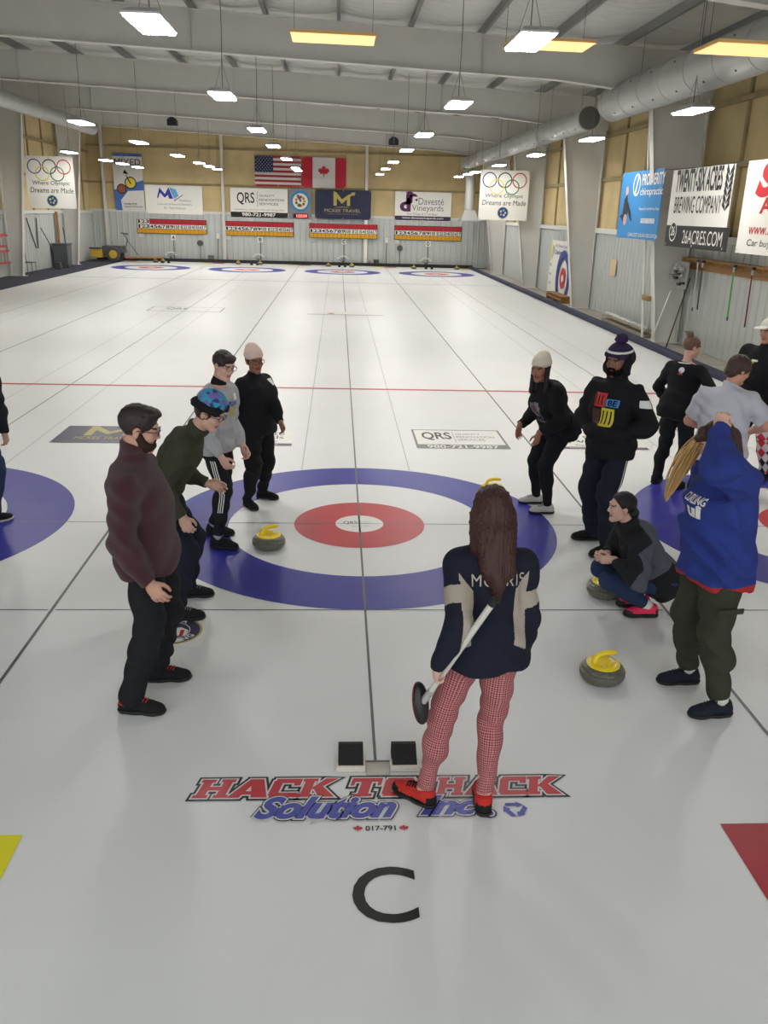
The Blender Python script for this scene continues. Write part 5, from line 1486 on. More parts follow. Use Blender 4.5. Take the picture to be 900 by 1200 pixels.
            V.clip(W_(0, 0, .026), U_); V.clip(W_(0, 0, .001), -U_)
            so = P_.skinmesh('sole', V, sole, sm=1)
            if so and sh_:
                so.parent = sh_
            if lace is not None:
                m_ = MB()
                for y in (.045, .062, .079, .096):
                    m_.tube([on(-.026, y - .004), on(-.012, y), on(0, y + .004, .006), on(.012, y), on(.026, y - .004)], .0035 * s, 6)
                c0 = on(0, .045, .006); m_.tube([c0, c0 + R_ * -.018 + U_ * .014, c0 + R_ * -.032 + U_ * .002], .003 * s, 5); m_.tube([c0, c0 + R_ * .018 + U_ * .014, c0 + R_ * .032 + U_ * .002], .003 * s, 5)
                m_.build('laces', lace, sh_, smooth='all')
            if sock is not None:
                MB().tube([P_.ank[i] - U_ * .0, P_.ank[i] + (P_.knees[i] - P_.ank[i]) * .14], [.041 * s, .043 * s], 16).build('sock', sock, P_.root, smooth='all')
    def hair(P_, m_, prims, cuts=(), rough=.003, h=.006, name='hair', freq=70, label=None, k=.015, direct=None):
        """prims in head coordinates"""
        pts = []
        for p in prims + list(cuts): pts += [p[0], p[1]]
        lo = np.min(pts, 0) - .03; hi = np.max(pts, 0) + .03
        V = Vol(lo, hi, h)
        for p in prims: V.add(p, k)
        HF = P_.HF; hd = P_.hd
        def strands(X, Y, Z):
            a = (X - hd[0]) * HF[0][0] + (Y - hd[1]) * HF[0][1] + (Z - hd[2]) * HF[0][2]; b_ = (X - hd[0]) * HF[1][0] + (Y - hd[1]) * HF[1][1] + (Z - hd[2]) * HF[1][2]
            z = (X - hd[0]) * HF[2][0] + (Y - hd[1]) * HF[2][1] + (Z - hd[2]) * HF[2][2]
            if direct == 'short': return rough * (np.sin(freq * 1.7 * a + 3 * np.sin(40 * b_)) + np.sin(freq * 1.3 * z + 4 * np.sin(50 * a)) + np.sin(freq * 1.5 * b_ + 3 * np.sin(60 * z))) * .5
            an = np.arctan2(a, b_ + .02)
            return rough * (np.sin(freq * .45 * an * 1.5 + 2 * np.sin(9 * z)) + .6 * np.sin(freq * .9 * an + 3 * np.sin(14 * z + 1)))
        if rough: V.warp(strands)
        for p in cuts: V.add(p, .006, cut=True)
        return P_.skinmesh(name, V, m_, None, label, sm=1)
    def he(P_, x, y, z, a, b_, c_, planes=()):
        pl = tuple((P_.hp(*p), unit(P_.HF.T @ np.array(n, float))) for p, n in planes)
        return el(P_.hp(x, y, z), (a * P_.hs, b_ * P_.hs, c_ * P_.hs), P_.HF, pl)
    def hr(P_, a, b_, ra, rb, planes=()):
        pl = tuple((P_.hp(*p), unit(P_.HF.T @ np.array(n, float))) for p, n in planes)
        return rc(P_.hp(*a), P_.hp(*b_), ra * P_.hs, rb * P_.hs, pl)
    def cap(P_, t=.012, front=.03, low=-.045):
        """close hair over the skull: prims and face cut"""
        return [P_.he(0, -.016, .040, .076 + t, .093 + t, .083 + t, planes=(((0, .075, front), (0, .80, -.60)), ((0, 0, low), (0, -.25, -1))))]
    def glasses(P_, m_, w=.026, hh=.018, thick=.0022):
        mb = MB()
        for sx in (-1, 1):
            c_ = (sx * .032, .102, .010); pts = []
            for k in range(21):
                a = 2 * PI * k / 20; ca, sa = math.cos(a), math.sin(a)
                pts.append(P_.hp(c_[0] + w * np.sign(ca) * abs(ca) ** .7, c_[1] - .25 * abs(c_[0] + w * ca) * .3, c_[2] + hh * np.sign(sa) * abs(sa) ** .7))
            mb.tube(pts, thick * P_.hs, 6, caps=False)
            mb.tube([P_.hp(sx * .058, .095, .014), P_.hp(sx * .076, .06, .014), P_.hp(sx * .082, -.005, .012), P_.hp(sx * .079, -.025, -.006)], thick * P_.hs, 6)
        mb.tube([P_.hp(-.008, .104, .013), P_.hp(0, .107, .016), P_.hp(.008, .104, .013)], thick * P_.hs, 6)
        mb.build('glasses', m_, P_.root, smooth='all')
    def decal(P_, mb2, O, U_, V_, name, mats, off=.0045, depth=.35, label=None, sub=5, parent=None):
        """project flat artwork (MB in u,v,0) along -(UxV) on the last skinned garment"""
        U_ = unit(U_); V_ = unit(V_); N = np.cross(U_, V_); O = np.array(O, float)
        import bmesh
        me = bpy.data.meshes.new('tmp'); me.from_pydata(mb2.v, [], mb2.f); me.polygons.foreach_set('material_index', mb2.mi)
        bm = bmesh.new(); bm.from_mesh(me); bpy.data.meshes.remove(me)
        for _ in range(sub):
            bmesh.ops.triangulate(bm, faces=bm.faces[:])
            long_ = [e for e in bm.edges if e.calc_length() > .012]
            if not long_: break
            bmesh.ops.subdivide_edges(bm, edges=long_, cuts=1)
        bmesh.ops.triangulate(bm, faces=bm.faces[:])
        vs = []; ok = []
        for v in bm.verts:
            p = O + U_ * v.co.x + V_ * v.co.y + N * depth
            hit, nrm, ix, dist = P_.bvh.ray_cast(Vector(p), Vector(-N), depth * 2)
            ok.append(hit is not None); vs.append(np.array(hit) + N * (off + v.co.z) if hit is not None else p)
        bm.verts.ensure_lookup_table(); out = MB(); out.v = [tuple(p) for p in vs]
        for f_ in bm.faces:
            ids = [v.index for v in f_.verts]
            if all(ok[i] for i in ids): out.f.append(ids); out.mi.append(f_.material_index)
        bm.free()
        if out.f:
            o = out.build(name, mats, parent or P_.root, smooth='all')
            if label: o['label'] = label
            return o
def fab(n, c, bump=.35, bs=180, rough=.9, **k): return mat('cloth_' + n, S(*c), rough, spec=.25, bump=bump, bscale=bs, **k)
def hairm(n, c): return mat('hair_' + n, S(*c), .45, spec=.4, bump=.4, bscale=150, stretch=(3, 3, .4), vary=.18, vscale=30)
H_DARK = hairm('dark', (46, 36, 32)); H_BEARD2 = mat('beard_black', S(20, 17, 16), .95, spec=.1, bump=.6, bscale=200); H_BEARD = mat('beard', S(62, 46, 40), .95, spec=.1, bump=.6, bscale=200); H_BLK = hairm('black', (26, 22, 22)); H_BROWN = hairm('brown', (66, 44, 36)); H_AUB = hairm('auburn', (64, 36, 30)); H_BLONDE = hairm('blonde', (198, 158, 98)); H_MID = hairm('mid_brown', (74, 54, 46)); H_FAIR = hairm('fair_brown', (112, 84, 66))
C_BLK = fab('black', (26, 26, 29)); C_BLK2 = fab('black_trousers', (30, 31, 34)); C_NAVYT = fab('navy_trousers', (30, 34, 48)); C_MAR = fab('maroon_fleece', (72, 38, 42), .9, 260, sheen=.2); C_OLV = fab('olive_knit', (66, 67, 52), .6); C_GRY = fab('grey_sweat', (176, 177, 178), .4, vary=.08, vscale=60)
C_JEAN = fab('denim', (42, 56, 88), .5, 240); C_WHITE = fab('white', (222, 220, 212)); C_CREAM = fab('cream_knit', (228, 220, 200), 1.0, 90); C_PINK = fab('pink_knit', (232, 204, 190), 1.0, 90)
C_CARGO = fab('cargo_olive', (58, 60, 48), .5); C_BLUE = fab('blue_fleece', (46, 62, 136), .9, 120, vary=.06, vscale=20); C_RED = fab('red_lining', (170, 48, 48)); C_SHIRT = fab('shirt_grey', (196, 196, 204), .25, 300, vary=.03)
C_JKT = fab('jacket_slate', (84, 88, 98), .3); C_JKB = fab('jacket_black', (34, 35, 38), .3)
R_BLK = mat('rubber_sole_black', S(24, 24, 24), .6); R_WHT = mat('rubber_sole_white', S(206, 204, 196), .6)
S_BLK = fab('shoe_black', (30, 30, 32)); S_RED = fab('shoe_red', (196, 52, 44)); S_PINK = fab('shoe_pink', (236, 56, 96)); S_GRYW = fab('shoe_pale', (190, 190, 184)); S_NAVY = fab('shoe_navy', (32, 36, 46))
M_FRAME = mat('glasses_black', S(20, 20, 22), .3); M_WIRE = mat('glasses_wire', S(120, 112, 104), .3, metal=.6)
TAG = fab('tag_white', (230, 228, 222))

# ---- A: man in maroon pullover
p = Person(H=1.80, pos=(-1.32, -3.0), yaw=-.04, pelvis=(.0, .055, .955), spine=(0, -.13, 1), head=(.18, -.20, 0), feet=((-1.31, -2.81, .08), (-1.395, -3.16, -.12)), hands=((-1.32, -2.73, .87), (-1.215, -3.27, .87)), elbows=((-.3, -1, 0), (.2, -1, 0)), girth=1.09, belly=.02, curl=(.35, .4), shoff=((0, 0, 0), (0, .01, -.01)), headfwd=.055)
p.build('bearded man in a maroon pullover and black trousers standing at the left, arms hanging', (196, 150, 128), brow=S(40, 30, 26))
p.top('pullover', C_MAR, inf=.020, hem=-.10, sleeve=.0, loose=.012, cuff=.014, collar=.10, fold=.0045, seed=.3)
p.bottoms('trousers', C_BLK2, inf=.014, knee=.020, ankle=.026, end=-.02, seed=2)
p.shoes(S_BLK, R_BLK, lace=S_RED, collar_m=S_RED)
c = [p.he(0, -.016, .048, .084, .100, .090, planes=(((0, .080, .045), (0, .80, -.60)), ((0, 0, -.055), (0, -.1, -1)))), p.he(0, .045, .098, .062, .055, .030)]
p.hair(H_DARK, c, cuts=[p.he(.085, -.005, -.008, .03, .024, .036), p.he(-.085, -.005, -.008, .03, .024, .036), p.he(0, .10, -.02, .066, .08, .070)], direct='short', rough=.0022, freq=120)
p.hair(H_BEARD, [p.he(0, .030, -.058, .068, .070, .062, planes=(((0, .0, -.030), (0, .35, 1)),)), p.hr((-.060, .0, -.01), (-.055, .03, -.06), .020, .022), p.hr((.060, .0, -.01), (.055, .03, -.06), .020, .022), p.hr((-.02, .084, -.042), (.02, .084, -.042), .010, .010)], cuts=[p.he(0, .105, -.057, .020, .03, .007)], name='beard', direct='short', rough=.0015, freq=150)
p.glasses(M_FRAME)

# ---- B: man in olive sweater leaning forward
p = Person(H=1.76, pos=(-1.46, -1.80), yaw=.0, pelvis=(0, 0, .885), spine=(0, .52, .86), head=(-.30, -.42, 0), feet=((-1.33, -1.60, .05), (-1.34, -1.975, .02)), hands=((-1.13, -1.70, .93), (-1.25, -2.05, .80)), elbows=((-.3, -.8, -.2), (.3, -1, 0)), girth=1.0, handdir=((.1, 1, -.25), (0, .35, -1)), curl=(.35, .5), headfwd=.05)
p.build('man in an olive sweater and fluffy blue winter hat bending forward and pointing', (206, 164, 144), brow=S(60, 44, 36))
p.top('sweater', C_OLV, inf=.016, hem=-.08, sleeve=.005, loose=.014, collar=.075, fold=.004, seed=1.3)
p.bottoms('jeans', C_NAVYT, inf=.012, knee=.018, ankle=.022, seed=3)
p.shoes(S_BLK, R_BLK, lace=mat('lace_grey', S(120, 120, 120), .7))
p.hair(H_BROWN, [p.he(0, -.02, .015, .080, .094, .085, planes=(((0, .055, .02), (0, .8, -.6)), ((0, 0, -.05), (0, 0, -1))))], cuts=[p.he(.085, -.0, -.008, .03, .024, .036), p.he(-.085, -.0, -.008, .03, .024, .036)], direct='short', rough=.002)
HATB = mat('hat_blue_pattern', S(70, 150, 190), .9, spec=.2, bump=.5, bscale=150)
nt_ = HATB.node_tree; vor = nt_.nodes.new('ShaderNodeTexVoronoi'); vor.inputs['Scale'].default_value = 26; tc_ = nt_.nodes.new('ShaderNodeTexCoord'); rp_ = nt_.nodes.new('ShaderNodeValToRGB')
nt_.links.new(tc_.outputs['Object'], vor.inputs['Vector']); nt_.links.new(vor.outputs['Color'], rp_.inputs[0]); nt_.links.new(rp_.outputs[0], nt_.nodes['Principled BSDF'].inputs['Base Color'])
rp_.color_ramp.interpolation = 'CONSTANT'
for e_, (pos_, c_) in zip([rp_.color_ramp.elements[0], rp_.color_ramp.elements[1], rp_.color_ramp.elements.new(.5), rp_.color_ramp.elements.new(.72)], ((0, (64, 158, 190)), (.28, (96, 190, 206)), (.5, (60, 70, 130)), (.72, (120, 110, 176)))):
    e_.position = pos_; e_.color = (*S(*c_), 1)
ht = p.hair(HATB, [p.he(0, -.01, .085, .092, .104, .070, planes=(((0, 0, .06), (0, 0, -1)),)), p.he(0, -.01, .115, .075, .085, .05)], rough=.001, name='winter_hat')
ft_ = p.hair(fab('fur_black', (30, 28, 30), 1.0, 60), [p.hr((-.068, .06, .058), (.068, .06, .058), .030, .030), p.hr((-.084, -.03, .050), (-.068, .06, .055), .030, .030), p.hr((.084, -.03, .050), (.068, .06, .055), .030, .030), p.hr((-.05, -.10, .045), (.05, -.10, .045), .030, .030), p.hr((-.084, -.03, .05), (-.05, -.10, .045), .03, .03), p.hr((.084, -.03, .05), (.05, -.10, .045), .03, .03)], rough=.004, freq=200, direct='short', name='fur_brim')
p.glasses(M_FRAME)

# ---- C: boy in grey sweatshirt
p = Person(H=1.71, pos=(-1.23, -.47), yaw=-.42, pelvis=(0, 0, .905), spine=(0, .08, 1), head=(-.30, -.22, .06), feet=((-1.315, -.30, -.13), (-1.235, -.605, -.32)), hands=((-1.02, -.40, .85), (-1.16, -.73, .84)), elbows=((-.5, -1, 0), (.5, -1, 0)), girth=.98, curl=(.6, .6), shw=.175, headfwd=.04)
p.build('boy with glasses in a light grey sweatshirt and black striped track trousers', (214, 168, 150), brow=S(50, 36, 30))
def pc(c, p=p):
    t = p.tcoord(c); out = np.zeros(len(c), int); return out
p.top('sweatshirt', C_GRY, inf=.020, hem=-.06, loose=.014, fold=.005, seed=2.1)
mb = MB(); text_into(mb, 'CURLING', (0, 0, 0), (1, 0, 0), (0, 1, 0), -.10, .035, .10, .075, .03, mi=0); text_into(mb, 'NC', (0, 0, 0), (1, 0, 0), (0, 1, 0), -.05, -.05, .05, .02, .04, mi=1)
ch = p.pel + p.CF.T @ V3(0.0, .1, .30)
p.decal(mb, ch, p.CF[0], p.CF[2], 'chest_print', [C_('print_blue', 70, 90, 170), C_('print_gold', 190, 170, 70)]) if False else None
O_ = p.pel + p.CF[2] * .31
p.decal(mb, O_, -p.CF[0] * -1, p.CF[2], 'chest_print', [C_('print_blue', 70, 90, 170), C_('print_gold', 190, 170, 70)]) if False else None
def front_decal(p, mb, up, right=0.0, name='chest_print', mats=None, **k):
    """artwork on the chest: seen from the front, its right is the wearer's left"""
    O_ = p.pel + p.CF[2] * up - p.CF[0] * right
    return p.decal(mb, O_, -p.CF[0], p.CF[2], name, mats, **k)
def back_decal(p, mb, up, right=0.0, name='back_print', mats=None, **k):
    O_ = p.pel + p.CF[2] * up + p.CF[0] * right
    return p.decal(mb, O_, p.CF[0], p.CF[2], name, mats, **k)
front_decal(p, mb, .30, mats=[C_('print_blue', 70, 90, 170), C_('print_gold', 190, 170, 70)])
mb = MB(); mb.quad((0, 0, .002), (1, 0, 0), (0, 1, 0), .0, -.02, .07, .03); front_decal(p, mb, .40, .02, 'name_tag', [TAG])
p.bottoms('track_trousers', C_BLK2, inf=.012, knee=.010, ankle=.008, end=.035, fold=.003, seed=3.3)
mb = MB()      # three white stripes down the right trouser leg
hp_, kn_, an_ = p.hips[1], p.knees[1], p.ank[1]
for dy in (-.016, 0, .016):
    for a_, b_, t0, t1 in ((hp_, kn_, .38, 1), (kn_, an_, 0, .42)):
        pass
bv = p.bvh; side = unit(p.Ry @ V3(1, .25, 0)); fw_ = unit(np.cross(V3(0, 0, 1), side))
for dy in (-.018, 0, .018):
    prev = None
    for k in range(26):
        t = .30 + k * .05
        q = hp_ + (kn_ - hp_) * t if t < 1 else kn_ + (an_ - kn_) * (t - 1)
        if t > 1.45: break
        pr = []
        for e_ in (-.004, .004):
            o_ = q + fw_ * (dy + e_) + side * .3
            hit = bv.ray_cast(Vector(o_), Vector(-side), .6)[0]
            pr.append(np.array(hit) + side * .0025 if hit is not None else None)
        if prev is not None and all(x is not None for x in pr + prev): mb.add([prev[0], prev[1], pr[1], pr[0]], [(0, 1, 2, 3)])
        prev = pr
if mb.f: mb.build('white_stripes', TAG, p.root, smooth='all')
p.shoes(S_BLK, R_BLK, sock=C_GRY, lace=S_BLK)
p.hair(H_DARK, [p.he(0, -.014, .046, .084, .098, .090, planes=(((0, .080, .040), (0, .80, -.60)), ((0, 0, -.045), (0, -.1, -1)))), p.he(0, .06, .085, .06, .04, .034)], cuts=[p.he(.085, -.005, -.008, .03, .024, .036), p.he(-.085, -.005, -.008, .03, .024, .036), p.he(0, .10, -.02, .066, .08, .062)], direct='short', rough=.0022, freq=110)
p.glasses(M_WIRE)
p.hair(C_BLK, [rc(p.neck + p.TF[2] * .02, p.neck + unit(p.hp(0, -.015, -.06) - p.neck) * .055, .064, .060)], rough=0, name='polo_collar')

# ---- D: woman in black, pale pink hat
p = Person(H=1.57, pos=(-1.0, .53), yaw=-.70, pelvis=(0, 0, .83), spine=(0, .0, 1), head=(-.35, -.10, -.08), feet=((-.965, .735, -.33), (-1.085, .47, -.95)), hands=((-.735, .33, .86), (-1.17, .28, .84)), elbows=((-.8, -.6, 0), (.8, -.6, 0)), girth=1.36, headsc=1.12, female=True, belly=.02, curl=(.5, .5), hipw=1.05)
p.build('woman with glasses all in black with a pale pink knit hat and a name tag', (150, 104, 82), brow=S(30, 22, 20))
p.top('black_sweater', C_BLK, inf=.016, hem=-.10, collar=.05, fold=.003, seed=4.2)
mb = MB(); mb.quad((0, 0, .002), (1, 0, 0), (0, 1, 0), -.035, -.025, .035, .025); front_decal(p, mb, .40, .115, 'name_tag', [TAG])
p.bottoms('trousers', C_BLK, inf=.012, knee=.014, ankle=.014, seed=1.3)
p.shoes(S_BLK, R_BLK)
p.hair(H_BLK, [p.he(0, -.02, .02, .080, .090, .085, planes=(((0, .03, .02), (0, .8, -.6)), ((0, 0, -.06), (0, 0, -1))))], rough=.003, direct='short')
p.hair(C_PINK, [p.he(0, -.018, .068, .088, .103, .082, planes=(((0, .07, .050), (0, .40, -.9)),)), p.he(0, -.045, .115, .062, .072, .055), p.he(0, -.018, .052, .091, .106, .030, planes=(((0, .07, .046), (0, .40, -.9)),))], rough=.0012, freq=90, name='knit_hat')
p.glasses(M_FRAME)

# ---- E: woman in cream hat
p = Person(H=1.63, pos=(1.93, .47), yaw=3.50, pelvis=(0, 0, .85), spine=(0, .42, .90), head=(.42, -.12, 0), feet=((1.865, .335, 3.12), (1.82, .64, 3.12)), hands=((1.66, .13, .86), (1.57, .56, .83)), elbows=((-.3, -1, .1), (.3, -1, .1)), girth=1.18, headsc=1.1, female=True, hipw=1.08, curl=(.3, .3), handdir=((0, .2, -1), (0, .1, -1)), headfwd=.03)
p.build('woman in a cream beanie and black printed sweatshirt leaning forward, pale trainers', (158, 108, 84), brow=S(26, 20, 18))
p.top('sweatshirt', C_BLK, inf=.022, hem=-.09, loose=.014, fold=.005, collar=.05, seed=5)
mb = MB()
for k, (x0, y0, x1, y1, mi) in enumerate(((-.07, -.09, -.02, .08, 0), (-.01, .0, .06, .09, 0), (.01, -.1, .05, -.02, 1), (-.05, -.02, .02, .05, 1), (.05, -.05, .08, .05, 0))): mb.quad((0, 0, .0005 * k), (1, 0, 0), (0, 1, 0), x0, y0, x1, y1, mi)
text_into(mb, 'CURLING', (0, 0, 0), (1, 0, 0), (0, 1, 0), -.075, -.135, .075, -.11, .03, mi=0)
front_decal(p, mb, .27, mats=[C_('print_grey', 120, 118, 120), C_('print_mauve', 110, 80, 96)])
p.bottoms('leggings', C_BLK, inf=.010, knee=.010, ankle=.008, fold=.002)
p.shoes(S_GRYW, R_BLK, lace=S_BLK, toe_m=S_GRYW)
p.hair(H_BLK, [p.he(0, -.02, .02, .082, .090, .085, planes=(((0, .035, .02), (0, .8, -.6)),)), p.hr((-.072, .0, .0), (-.080, .035, -.20), .026, .024), p.hr((.072, .0, .0), (.080, .035, -.22), .026, .024), p.hr((0, -.07, -.02), (0, -.06, -.12), .05, .04)], rough=.003)
p.hair(C_CREAM, [p.he(0, -.018, .068, .088, .103, .082, planes=(((0, .07, .050), (0, .40, -.9)),)), p.he(0, -.045, .115, .062, .072, .055), p.he(0, -.018, .052, .091, .106, .030, planes=(((0, .07, .046), (0, .40, -.9)),))], rough=.0012, freq=90, name='knit_hat')

# ---- F: man in purple pom hat
p = Person(H=1.82, pos=(2.12, -.55), yaw=3.95, pelvis=(0, 0, .965), spine=(0, .02, 1), head=(-.10, -.10, .05), feet=((2.155, -.72, 3.55), (2.125, -.37, 3.12)), hands=((2.10, -.745, 1.07), (1.975, -.625, 1.07)), elbows=((-1, -.5, 0), (1, -.5, 0)), handdir=((1, .25, .05), (-1, .25, .05)), palm=((0, -1, 0), (0, -1, 0)), girth=1.02, belly=.02, curl=(.3, .3), shw=.165)
p.build('bearded man in a purple bobble hat and black printed hoodie, hands in the front pocket', (128, 88, 70), brow=S(22, 18, 16))
T = lambda r, f, u: p.pel + p.CF.T @ V3(r, f, u)
p.top('hoodie', C_BLK, inf=.024, hem=-.12, loose=.014, fold=.005, sleeve=-.05, seed=6.5, extra=[el(T(0, .17, .115), (.17, .085, .085), p.TF)],
      hood=[rc(p.neck + p.TF[1] * -.01, p.hp(0, -.015, -.085), .095, .092), p.he(0, -.045, .030, .104, .104, .120, planes=(((0, .02, 0), (0, 1, .12)),)), p.hr((-.10, .01, -.09), (-.098, .0, .03), .016, .014), p.hr((.10, .01, -.09), (.098, .0, .03), .016, .014)])
mb = MB(); q = (1, 0, 0), (0, 1, 0)
mb.quad((0, 0, 0), *q, -.105, .03, -.005, .14, 0); mb.quad((0, 0, 0), *q, .0, .04, .11, .10, 1); mb.quad((0, 0, 0), *q, -.03, -.115, .085, .025, 2); mb.quad((0, 0, 0), *q, -.115, -.11, -.04, .01, 3)
for k in range(3): mb.quad((0, 0, .001), *q, -.10 + .03 * k, .045, -.09 + .03 * k, .125, 4); mb.quad((0, 0, .001), *q, -.015 + .035 * k, -.10, -.003 + .035 * k, .005, 4)
text_into(mb, 'BE', (0, 0, .001), *q, .02, .05, .09, .09, .03, mi=4)
front_decal(p, mb, .30, mats=[C_('hood_red', 190, 52, 50), C_('hood_blue', 60, 130, 190), C_('hood_yellow', 206, 190, 60), C_('hood_brown', 70, 50, 44), C_BLK])
mb = MB(); mb.quad((0, 0, .003), *q, -.045, -.03, .045, .03)
sd = unit(p.Ry @ V3(-1, .55, .1)); p.decal(mb, p.sh[0] + (p.el[0] - p.sh[0]) * .25, unit(np.cross(V3(0, 0, 1), sd)), V3(0, 0, 1), 'sleeve_tag', [TAG])
p.bottoms('track_trousers', C_NAVYT, inf=.010, knee=.032, ankle=.036, end=-.03, fold=.005, waist=.06, seed=1.9)
bv = p.bvh; side = unit(p.Ry @ V3(-1, .1, 0)); mb = MB(); prev = None; fw_ = unit(np.cross(V3(0, 0, 1), side))
for k in range(36):
    t = .15 + k * .05; q_ = p.hips[0] + (p.knees[0] - p.hips[0]) * t if t < 1 else p.knees[0] + (p.ank[0] - p.knees[0]) * (t - 1)
    pr = []
    for e_ in (-.006, .006):
        hit = bv.ray_cast(Vector(q_ + fw_ * e_ + side * .35), Vector(-side), .7)[0]; pr.append(np.array(hit) + side * .0025 if hit is not None else None)
    if prev is not None and all(x is not None for x in pr + prev): mb.add([prev[0], prev[1], pr[1], pr[0]], [(0, 1, 2, 3)])
    prev = pr
if mb.f: mb.build('white_piping', TAG, p.root, smooth='all')
mb = MB(); mb.poly([(-.035, .004), (-.02, -.008), (.04, .014), (-.018, .0)], (0, 0, .002), (1, 0, 0), (0, 1, 0))
fd_ = p.Ry @ V3(0, 1, 0); p.decal(mb, p.hips[0] - V3(0, 0, .12), -p.Ry @ V3(1, 0, 0), V3(0, 0, 1), 'swoosh_mark', [TAG])
p.shoes(S_BLK, R_BLK)
p.hair(H_BEARD2, [p.he(0, .030, -.060, .069, .072, .068, planes=(((0, .0, -.030), (0, .35, 1)),)), p.hr((-.060, .0, -.01), (-.055, .03, -.06), .020, .022), p.hr((.060, .0, -.01), (.055, .03, -.06), .020, .022), p.hr((-.02, .084, -.042), (.02, .084, -.042), .010, .010)], cuts=[p.he(0, .105, -.057, .020, .03, .007)], name='beard', direct='short', rough=.0018, freq=150)
PUR = fab('purple_knit', (54, 40, 72), 1.0, 90)
p.hair([PUR], [p.he(0, -.012, .070, .090, .104, .084, planes=(((0, .07, .048), (0, .35, -.9)),)), p.hr((-.06, .060, .060), (.06, .060, .060), .024, .024), p.hr((-.083, -.02, .048), (-.06, .060, .060), .018, .024), p.hr((.083, -.02, .048), (.06, .060, .060), .018, .024)], rough=.0012, freq=90, name='knit_hat')
mb = MB(); mb.tube([p.hp(.098 * math.cos(a), -.012 + .112 * math.sin(a), .100 - .012 * abs(math.sin(a))) for a in np.linspace(-.3, PI + .3, 24)], .009, 8); 
ptsb = [p.hp(.094 * math.cos(a), -.010 + .108 * math.sin(a), .088) for a in np.linspace(0, 2 * PI, 33)]
mb = MB(); mb.tube(ptsb, .010, 8, caps=False); mb.build('hat_band', TAG, p.root, smooth='all')
p.hair([PUR], [p.he(0, -.02, .175, .050, .050, .042)], rough=.005, direct='short', freq=120, name='bobble')

# ---- G: woman squatting
p = Person(H=1.66, pos=(2.16, -1.86), yaw=PI, pelvis=(0, 0, .28), spine=(0, .56, .84), head=(-.02, -.02, 0), feet=((2.09, -1.93, 3.1), (2.09, -1.76, 3.1)), hands=((1.76, -1.97, .47), (1.74, -1.86, .47)), elbows=((-1, -.3, -.9), (1, -.3, -.9)), knees=((-.12, .8, 1.2), (.02, .8, 1.2)), female=True, girth=.98, curl=(.9, .9), handdir=((.2, 1, -.1), (-.2, 1, -.1)), headfwd=.03)
p.build('dark-haired woman squatting beside a stone in a grey jacket, jeans and bright pink shoes', (206, 164, 146), brow=S(40, 28, 26))
def pj(c, p=p):
    t = p.tcoord(c); out = np.zeros(len(c), int)
    u = t[:, 2]; ax = np.abs(t[:, 0]); out[(u > .40) & (t[:, 1] > -.06)] = 1; out[(u > .0) & (u < .36) & (t[:, 1] > .03) & (ax < .15)] = 1; out[(u < .12) & (t[:, 1] > -.13)] = 1
    for i in (0, 1):
        out[np.linalg.norm(c - (p.wr[i] * .6 + p.el[i] * .4), axis=1) < .17] = 1
    return out
p.top('jacket', [C_JKT, C_JKB], inf=.026, hem=-.10, loose=.016, fold=.006, collar=.075, paint=pj, seed=7)
p.bottoms('jeans', C_JEAN, inf=.012, knee=.012, ankle=.012, fold=.003, waist=.05, end=.045)
p.shoes(S_PINK, R_BLK, lace=S_PINK, sock=C_WHITE, toe_m=R_BLK)
for i in (0, 1):
    ft, FF = p.feet[i]; mb = MB(); sgn = -1 if i == 0 else 1
    mb.poly([(-.05, .012), (-.02, -.012), (.06, .03), (-.015, .006)], (0, 0, 0), (1, 0, 0), (0, 1, 0))
p.hair(H_BLK, [p.he(0, -.016, .042, .084, .100, .090, planes=(((0, .050, .055), (0, .80, -.60)), ((0, 0, -.085), (0, 0, -1)))), p.he(0, -.10, -.045, .045, .042, .050)], cuts=[p.he(.085, .0, -.008, .02, .022, .032), p.he(-.085, .0, -.008, .02, .022, .032), p.he(0, .098, -.012, .105, .092, .080)], rough=.003)
bn = p.hair(H_BLK, [p.hr((0, -.09, -.05), (0, -.13, -.13), .035, .028)], rough=.003, name='ponytail')

# ---- H: woman in blue fleece, hand on head
p = Person(H=1.78, pos=(1.97, -3.05), yaw=3.30, pelvis=(0, .0, .95), spine=(0, .03, 1), head=(.35, -.22, 0), feet=((2.065, -3.235, 3.22), (2.015, -2.865, 3.14)), hands=((1.80, -3.19, 1.735), (1.98, -2.70, .98)), elbows=((-1, .45, -.7), (.3, -.6, -1)), handdir=((.35, -.45, .75), (0, .2, -1)), palm=((1, -.6, -.3), (-1, 0, 0)), female=True, girth=1.12, belly=.03, curl=(.75, .4), shoff=((0, .03, .065), (0, 0, 0)), headfwd=.115)
p.build('woman in a bright blue fleece and olive cargo trousers with a hand on her head', (214, 172, 152), brow=S(70, 50, 40))
def pf(c, p=p):
    t = p.tcoord(c); out = np.zeros(len(c), int); out[(t[:, 2] < -.106) & (np.linalg.norm(c - p.wr[1], axis=1) > .2)] = 1
    return out
T = lambda r, f, u: p.pel + p.CF.T @ V3(r, f, u)
p.top('fleece', [C_BLUE, C_RED], inf=.030, hem=-.125, loose=.028, cuff=.020, fold=.009, sleeve=.01, collar=.02, paint=pf, seed=8, extra=[rc(T(-.05, -.10, .44), T(.05, -.10, .44), .055, .055), el(T(0, .05, .20), (.17, .15, .18), p.TF)])
mb = MB(); text_into(mb, 'CURLING', (0, 0, 0), (1, 0, 0), (0, 1, 0), -.08, .02, .08, .06, .03); text_into(mb, 'ui', (0, 0, 0), (1, 0, 0), (0, 1, 0), -.03, -.055, .06, .01, .05); front_decal(p, mb, .33, .03, mats=[TAG])
